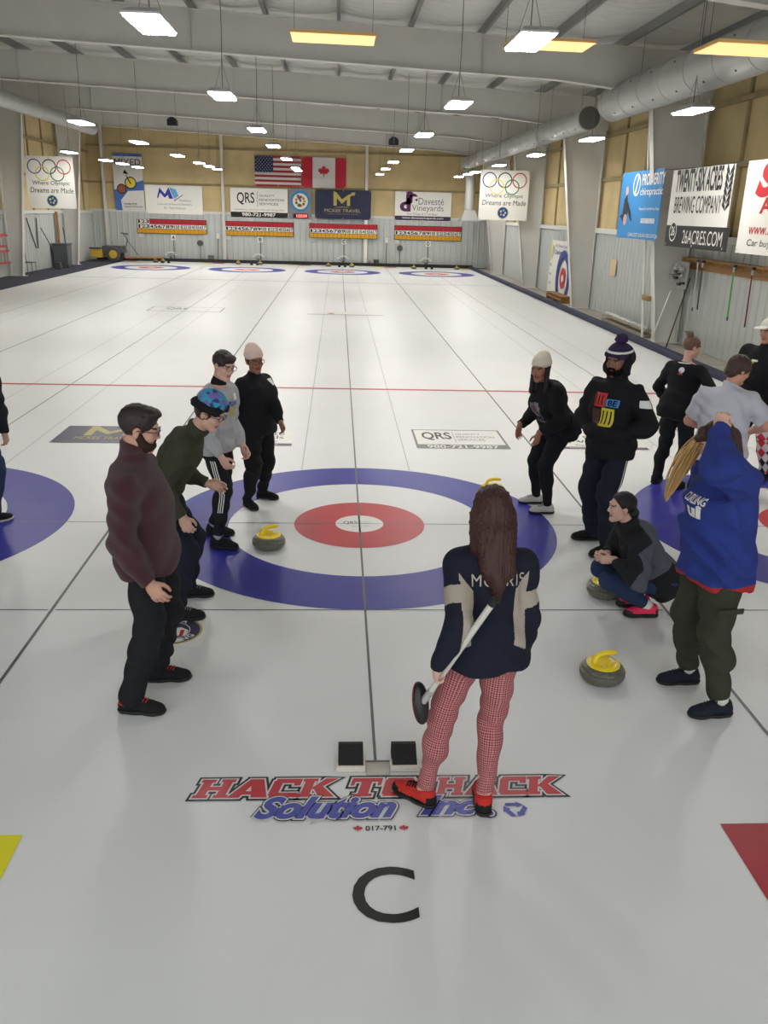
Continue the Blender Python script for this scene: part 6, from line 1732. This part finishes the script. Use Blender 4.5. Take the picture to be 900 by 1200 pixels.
p.bottoms('cargo_trousers', C_CARGO, inf=.016, knee=.030, ankle=.020, end=.03, fold=.006, seed=9, extra=[rc(p.hips[0] + (p.knees[0] - p.hips[0]) * .62 + (p.Ry @ V3(-.055, 0, 0)), p.hips[0] + (p.knees[0] - p.hips[0]) * .8 + (p.Ry @ V3(-.055, 0, 0)), .055, .05)])
m_ = MB(); c_ = p.hips[0] + (p.knees[0] - p.hips[0]) * .56 + (p.Ry @ V3(-.135, 0, 0)); m_.box(c_ + p.Ry @ V3(.012, 0, 0), (.012, .16, .035), np.array([p.Ry @ V3(1, 0, .15), p.Ry @ V3(0, 1, 0), unit(p.Ry @ V3(-.15, 0, 1))]).T); m_.build('pocket_flap', C_CARGO, p.root, bevel=.004)
p.shoes(S_NAVY, R_BLK, lace=S_NAVY, sock=C_WHITE)
p.hair(H_BROWN, [p.he(0, -.016, .044, .086, .102, .092, planes=(((0, .080, .045), (0, .80, -.60)), ((0, 0, -.10), (0, 0, -1)))), p.hr((0, -.10, .0), (0, -.12, -.30), .070, .085), p.hr((.07, -.03, .02), (.07, -.05, -.22), .034, .045), p.hr((-.07, -.04, .02), (-.06, -.06, -.24), .034, .045), p.hr((.03, .07, .10), (.08, .05, .0), .024, .020), p.hr((-.03, .08, .09), (.05, .09, .055), .022, .02)], cuts=[p.he(0, .105, -.02, .055, .075, .062)], rough=.004)
random.seed(21); mb = MB(); r0 = p.hp(.050, .062, .075); r0b = p.hp(.074, .030, .02)
tip = np.array([1.625, -3.08, 1.31]); mid = np.array([1.73, -3.05, 1.50])
for k in range(230):
    a = random.random(); st_ = r0 * (1 - a) + r0b * a + V3(*[random.uniform(-.008, .008) for _ in range(3)])
    ax_, ay_ = random.gauss(0, 1), random.gauss(0, 1)
    t_end = random.uniform(.70, 1.04); ph = random.uniform(0, 6.3); pts = []; rr = []
    for q_ in range(15):
        t = q_ / 14 * t_end
        c_ = (1 - t) ** 2 * st_ + 2 * t * (1 - t) * (mid + V3(-.02, 0, .07)) + t * t * tip
        w_ = .052 * math.sin(PI * min(1, t * .85 + .08)) ** .8
        c_ = c_ + V3(.75, .1, .35) * (ax_ * w_ * .62) + V3(0, 1, 0) * (ay_ * w_ * .45) + V3(.7, .5, .2) * (.006 * math.sin(7 * t + ph))
        pts.append(c_); rr.append(.0052 * (1 - .6 * t))
    mb.tube(pts, rr, 5, caps=False)
lk = mb.build('blonde_lock', H_BLONDE, p.root, smooth='all'); lk['label'] = 'long blonde lock hanging forward'
p.hair(H_BLONDE, [p.hr((-.02, .072, .108), (-.055, -.03, .118), .016, .016)], rough=.002, name='blonde_streak')

# ---- I: long-haired woman seen from behind
HT = mat('houndstooth', S(150, 52, 62), .85, spec=.2)
nt_ = HT.node_tree; tc_ = nt_.nodes.new('ShaderNodeTexCoord'); ck = nt_.nodes.new('ShaderNodeTexChecker'); ck.inputs['Scale'].default_value = 115; mp_ = nt_.nodes.new('ShaderNodeMapping'); mp_.inputs['Location'].default_value = (0, 0, .001); mp_.inputs['Rotation'].default_value = (.0, .0, .785); mp_.inputs['Scale'].default_value = (1, 1, 1)
ck.inputs['Color1'].default_value = (*S(132, 34, 46), 1); ck.inputs['Color2'].default_value = (*S(186, 136, 134), 1)
mx = nt_.nodes.new('ShaderNodeMixRGB'); ck2 = nt_.nodes.new('ShaderNodeTexChecker'); ck2.inputs['Scale'].default_value = 65; ck2.inputs['Color1'].default_value = (*S(140, 42, 54), 1); ck2.inputs['Color2'].default_value = (*S(196, 150, 148), 1); mx.inputs[0].default_value = .12
nt_.links.new(tc_.outputs['UV'], mp_.inputs[0]); nt_.links.new(mp_.outputs[0], ck.inputs['Vector']); nt_.links.new(mp_.outputs[0], ck2.inputs['Vector']); nt_.links.new(ck.outputs[0], mx.inputs[1]); nt_.links.new(ck2.outputs[0], mx.inputs[2]); nt_.links.new(mx.outputs[0], nt_.nodes['Principled BSDF'].inputs['Base Color'])
p = Person(H=1.66, pos=(.475, -4.0), yaw=PI / 2 + .06, pelvis=(0, 0, .885), spine=(0, .03, 1), head=(.0, -.15, 0), feet=((.225, -3.995, 2.45), (.515, -4.045, 1.48)), hands=((.238, -4.17, .86), (.690, -3.90, .79)), elbows=((.3, -1, 0), (.15, -1, 0)), shw=.155, female=True, headsc=1.07, girth=1.05, hipw=1.08, curl=(1.15, .6), handdir=((-.05, .55, -.85), (.0, .5, -.9)), palm=((.95, .0, 0), (-1, 0, 0)))
p.build('auburn-haired woman seen from behind in a navy jacket and red checked trousers', (214, 176, 156))
C_NJ = fab('navy_jacket', (28, 30, 44), .3); C_TAUPE = fab('taupe_panel', (168, 158, 144), .3)
def pi_(c, p=p):
    t = p.tcoord(c); out = np.zeros(len(c), int)
    ax = np.abs(t[:, 0]); u = t[:, 2]
    body = ax < .155 + .0 * u
    out[(ax > .098 + .16 * np.clip(u - .05, 0, .3) * 0 + .00) & (ax < .160) & (u > .03 + (.165 - ax) * .6) & (u < .33 + (ax - .1) * 1.2) & (t[:, 1] < .05)] = 1
    for i in (0, 1):
        a, e = p.sh[i], p.el[i]; d = e - a; L = np.linalg.norm(d); tt = ((c - a) @ d) / L ** 2; r_ = np.linalg.norm(c - a - np.outer(tt, d), axis=1)
        out[(tt > .42) & (tt < .72) & (r_ < .10) & (ax > .16)] = 1
    return out
p.top('jacket', [C_NJ, C_TAUPE], inf=.018, hem=-.075, loose=.005, fold=.004, sleeve=-.01, collar=.04, paint=pi_, seed=10, cuff=.008, h=.0055)
mb = MB(); text_into(mb, 'MORRIS', (0, 0, 0), (1, 0, 0), (0, 1, 0), -.105, -.026, .135, .026, .008, space=1.12)
back_decal(p, mb, .372, .0, 'back_lettering', [C_('lettering_taupe', 178, 168, 152)]  )
p.want_uv = True
p.bottoms('houndstooth_trousers', HT, inf=.004, knee=.008, ankle=.006, end=.03, fold=.0035, seed=11, h=.0065)
p.shoes(S_RED, R_BLK, lace=S_BLK, collar_m=S_RED, toe_m=S_BLK)
hh = [p.he(0, -.016, .046, .086, .102, .092, planes=(((0, .075, .045), (0, .80, -.60)),)), p.he(0, -.045, -.04, .094, .076, .11), p.hr((-.040, -.070, -.08), (-.030, -.105, -.24), .052, .042), p.hr((.040, -.070, -.08), (.045, -.105, -.24), .052, .042), p.hr((0, -.085, -.08), (.01, -.122, -.30), .058, .034), p.hr((.045, -.10, -.20), (.085, -.10, -.29), .034, .012), p.hr((0, -.115, -.28), (.012, -.130, -.38), .034, .010), p.hr((-.08, -.03, .0), (-.080, -.05, -.15), .026, .026), p.hr((.08, -.03, .0), (.080, -.05, -.17), .026, .028)]
p.hair(H_AUB, hh, rough=.0035, freq=95, h=.0055, k=.03)
FRONT = p

# her broom
bt = np.array([.446, -4.285, 1.252]); hnd = FRONT.wr[0] + FRONT.hd_[0][0] * .080 + FRONT.hd_[0][1] * .028
bd = unit(hnd - bt); be = hnd + bd * .155
t = empty('curling_broom', tuple(be), 'white-handled curling broom held by the woman with red houndstooth trousers', 'broom')
MB().tube([bt, hnd, be], [.0145, .0145, .0145], 14).build('handle', mat('broom_white', S(212, 208, 198), .4, vary=.08, vscale=12), t, smooth=True)
MB().tube([bt - bd * .012, bt + bd * .03], .0165, 14).build('end_cap', R_BLK, t, smooth=True)
MB().tube([be - bd * .06, be + bd * .03], .017, 12).build('ferrule', M_SIL, t, smooth=True)
hc = be + bd * .045
ha = unit(V3(.12, -.35, -1.0)); hn = unit(bd - ha * (bd @ ha)); hs_ = np.cross(ha, hn)
mb = MB(); n = 28
def oval(off, sa, sb): return [hc + hn * off + ha * (sa * math.cos(2 * PI * k / n)) + hs_ * (sb * math.sin(2 * PI * k / n)) for k in range(n)]
def stack(rings, mi=0):
    m_ = MB(); vs = [q for r_ in rings for q in r_]; fs = []
    for i in range(len(rings) - 1):
        for k in range(n): fs.append((i * n + k, i * n + (k + 1) % n, (i + 1) * n + (k + 1) % n, (i + 1) * n + k))
    fs.append(tuple(range(n - 1, -1, -1))); fs.append(tuple(range((len(rings) - 1) * n, len(rings) * n))); m_.add(vs, fs, mi); return m_
bh_ = stack([oval(-.018, .03, .02), oval(-.012, .075, .032), oval(.0, .098, .042), oval(.012, .102, .044)]).build('brush_head', mat('broom_plastic', S(26, 26, 28), .35), t, smooth='all')
stack([oval(.012, .102, .044), oval(.022, .100, .042)]).build('brush_pad', mat('broom_pad_red', S(150, 40, 48), .8), t, smooth='all')

# ---- J: woman with bun
p = Person(H=1.66, pos=(3.44, 1.28), yaw=.85, pelvis=(0, 0, .88), spine=(0, .08, 1), head=(-.75, -.18, 0), feet=((3.33, 1.38, .9), (3.46, 1.16, .6)), hands=((3.42, 1.60, .86), (3.68, 1.08, .86)), elbows=((-1, -.5, 0), (1, -.5, 0)), female=True, girth=1.16, belly=.03, hipw=1.08)
p.build('woman with a high hair bun in a black top, her face turned right', (216, 168, 148), brow=S(100, 74, 56))
p.top('black_top', C_BLK, inf=.014, hem=-.12, fold=.003, collar=.0, seed=12)
mb = MB(); mb.tube([p.neck + p.CF.T @ V3(.09 * math.cos(a), .075 * math.sin(a) - .01, -.012 - .01 * math.sin(a)) for a in np.linspace(0, 2 * PI, 25)], .008, 6, caps=False); mb.build('neckline_trim', TAG, p.root, smooth='all')
mb = MB(); mb.disc((0, 0, 0), .03, n=14, mi=0); mb.poly([(-.03, -.05), (.02, -.05), (.01, -.01), (-.02, -.01)], (0, 0, 0), (1, 0, 0), (0, 1, 0), 1); back_decal(p, mb, .40, .0, 'back_emblem', [TAG, C_('emblem_red', 170, 70, 70)])
p.bottoms('trousers', C_BLK2, inf=.010, knee=.012, ankle=.018)
p.shoes(S_BLK, R_BLK)
p.hair(H_FAIR, [p.he(0, -.016, .042, .083, .099, .088, planes=(((0, .075, .050), (0, .80, -.60)), ((0, 0, -.055), (0, 0, -1)))), p.he(0, -.075, .145, .040, .040, .036), p.hr((0, -.05, .10), (0, -.08, .15), .03, .03), p.hr((0, -.09, .15), (-.02, -.14, .165), .016, .006)], cuts=[p.he(.085, .0, -.008, .02, .022, .032), p.he(-.085, .0, -.008, .02, .022, .032), p.he(0, .10, -.02, .066, .085, .072)], rough=.003)

# ---- K: man in grey shirt
p = Person(H=1.72, pos=(3.13, -.46), yaw=1.15, pelvis=(0, 0, .92), spine=(0, .10, 1), head=(-.95, -.35, 0), feet=((3.02, -.38, 1.4), (3.27, -.50, 1.0)), hands=((3.14, -.14, 1.0), (3.45, -.28, 1.0)), elbows=((-1, -.5, -.3), (1, -.5, -.3)), girth=1.16, belly=.04, shw=.195, headfwd=.04)
p.build('dark-haired man in a pale grey short-sleeved shirt seen from behind', (206, 150, 126), brow=S(60, 44, 36))
p.top('shirt', C_SHIRT, inf=.018, hem=-.13, loose=.014, short=True, fold=.005, collar=.05, seed=13)
p.bottoms('trousers', C_NAVYT, inf=.014, knee=.018, ankle=.022)
p.shoes(S_BLK, R_BLK)
p.hair(H_MID, [p.he(0, -.018, .040, .092, .106, .094, planes=(((0, .082, .035), (0, .80, -.60)), ((0, 0, -.09), (0, 0, -1)))), p.he(0, -.07, -.03, .07, .05, .06)], cuts=[p.he(0, .11, -.02, .062, .085, .066)], rough=.0035)

# ---- L: man with white cap at the right edge
ARG = mat('argyle', S(60, 60, 60), .8)
nt_ = ARG.node_tree; tc_ = nt_.nodes.new('ShaderNodeTexCoord'); mp_ = nt_.nodes.new('ShaderNodeMapping'); mp_.vector_type = 'POINT'; mp_.inputs['Location'].default_value = (0, 0, .01); mp_.inputs['Rotation'].default_value = (0, 0, .785); mp_.inputs['Scale'].default_value = (17, 11, 1)
ck = nt_.nodes.new('ShaderNodeTexChecker'); ck.inputs['Scale'].default_value = 1.0; ck.inputs['Color1'].default_value = (*S(28, 28, 30), 1); ck.inputs['Color2'].default_value = (*S(214, 210, 204), 1)
mp2 = nt_.nodes.new('ShaderNodeMapping'); mp2.inputs['Scale'].default_value = (.5, 1, 1); ck2 = nt_.nodes.new('ShaderNodeTexChecker'); ck2.inputs['Scale'].default_value = 1.0
mx = nt_.nodes.new('ShaderNodeMixRGB'); mx.inputs[2].default_value = (*S(200, 46, 54), 1)
ml = nt_.nodes.new('ShaderNodeMath'); ml.operation = 'MULTIPLY'; ml.inputs[1].default_value = 1.0
nt_.links.new(tc_.outputs['UV'], mp_.inputs[0]); nt_.links.new(mp_.outputs[0], ck.inputs['Vector']); nt_.links.new(mp_.outputs[0], mp2.inputs[0]); nt_.links.new(mp2.outputs[0], ck2.inputs['Vector'])
nt_.links.new(ck.outputs['Fac'], ml.inputs[0]); nt_.links.new(ck2.outputs['Fac'], ml.inputs[1]); nt_.links.new(ml.outputs[0], mx.inputs[0]); nt_.links.new(ck.outputs[0], mx.inputs[1]); nt_.links.new(mx.outputs[0], nt_.nodes['Principled BSDF'].inputs['Base Color'])
p = Person(H=1.83, pos=(4.44, 1.52), yaw=3.75, pelvis=(0, 0, .97), spine=(0, .02, 1), head=(-.25, -.15, 0), feet=((4.66, 1.55, 3.7), (4.40, 1.80, 3.3)), hands=((4.52, 1.14, .95), (4.22, 1.72, .95)), elbows=((-.6, -1, 0), (.6, -1, 0)), girth=1.2, belly=.06, shw=.2)
p.build('man in a white cap, black jacket and argyle trousers at the right edge', (196, 140, 118))
p.top('jacket', C_BLK, inf=.024, hem=-.06, loose=.02, fold=.005, collar=.05, seed=14)
mb = MB(); mb.poly([(-.06, .0), (0, .03), (.05, .05), (.02, .01), (.04, -.03), (-.01, -.02)], (0, 0, 0), (1, 0, 0), (0, 1, 0), 0); mb.quad((0, 0, .001), (1, 0, 0), (0, 1, 0), -.01, .03, .06, .05, 1); front_decal(p, mb, .36, -.06, 'jacket_emblem', [C_('emblem_gold', 180, 170, 80), TAG])
p.want_uv = True
p.bottoms('argyle_trousers', ARG, inf=.018, knee=.026, ankle=.028)
p.shoes(S_BLK, R_BLK)
p.hair(C_WHITE, [p.he(0, -.010, .062, .088, .100, .080, planes=(((0, 0, .055), (0, .1, -1)),)), p.he(0, .12, .062, .07, .07, .010)], rough=0, name='cap')
p.hair(H_DARK, [p.he(0, -.02, .02, .079, .094, .07, planes=(((0, .03, 0), (0, 1, 0)), ((0, 0, -.045), (0, 0, -1))))], rough=.002, direct='short')

# ---- M: person in jeans cut by the left edge
p = Person(H=1.72, pos=(-3.46, -.02), yaw=1.3, pelvis=(0, 0, .90), spine=(0, .35, .93), head=(0, -.5, 0), feet=((-3.66, .02, 1.5), (-3.335, -.06, .9)), hands=((-3.45, .30, .70), (-3.24, .22, .72)), elbows=((-.6, -1, 0), (.6, -1, 0)), girth=1.0)
p.build('person in blue jeans cut off by the left edge of the picture', (200, 156, 134))
p.top('jacket', C_JKB, inf=.02, hem=-.08, loose=.012, seed=15, collar=.04)
p.bottoms('jeans', C_JEAN, inf=.014, knee=.026, ankle=.032)
p.shoes(S_BLK, R_WHT)
p.hair(H_DARK, [p.he(0, -.016, .044, .084, .099, .089, planes=(((0, .080, .045), (0, .80, -.60)), ((0, 0, -.055), (0, 0, -1))))], rough=.002, direct='short')
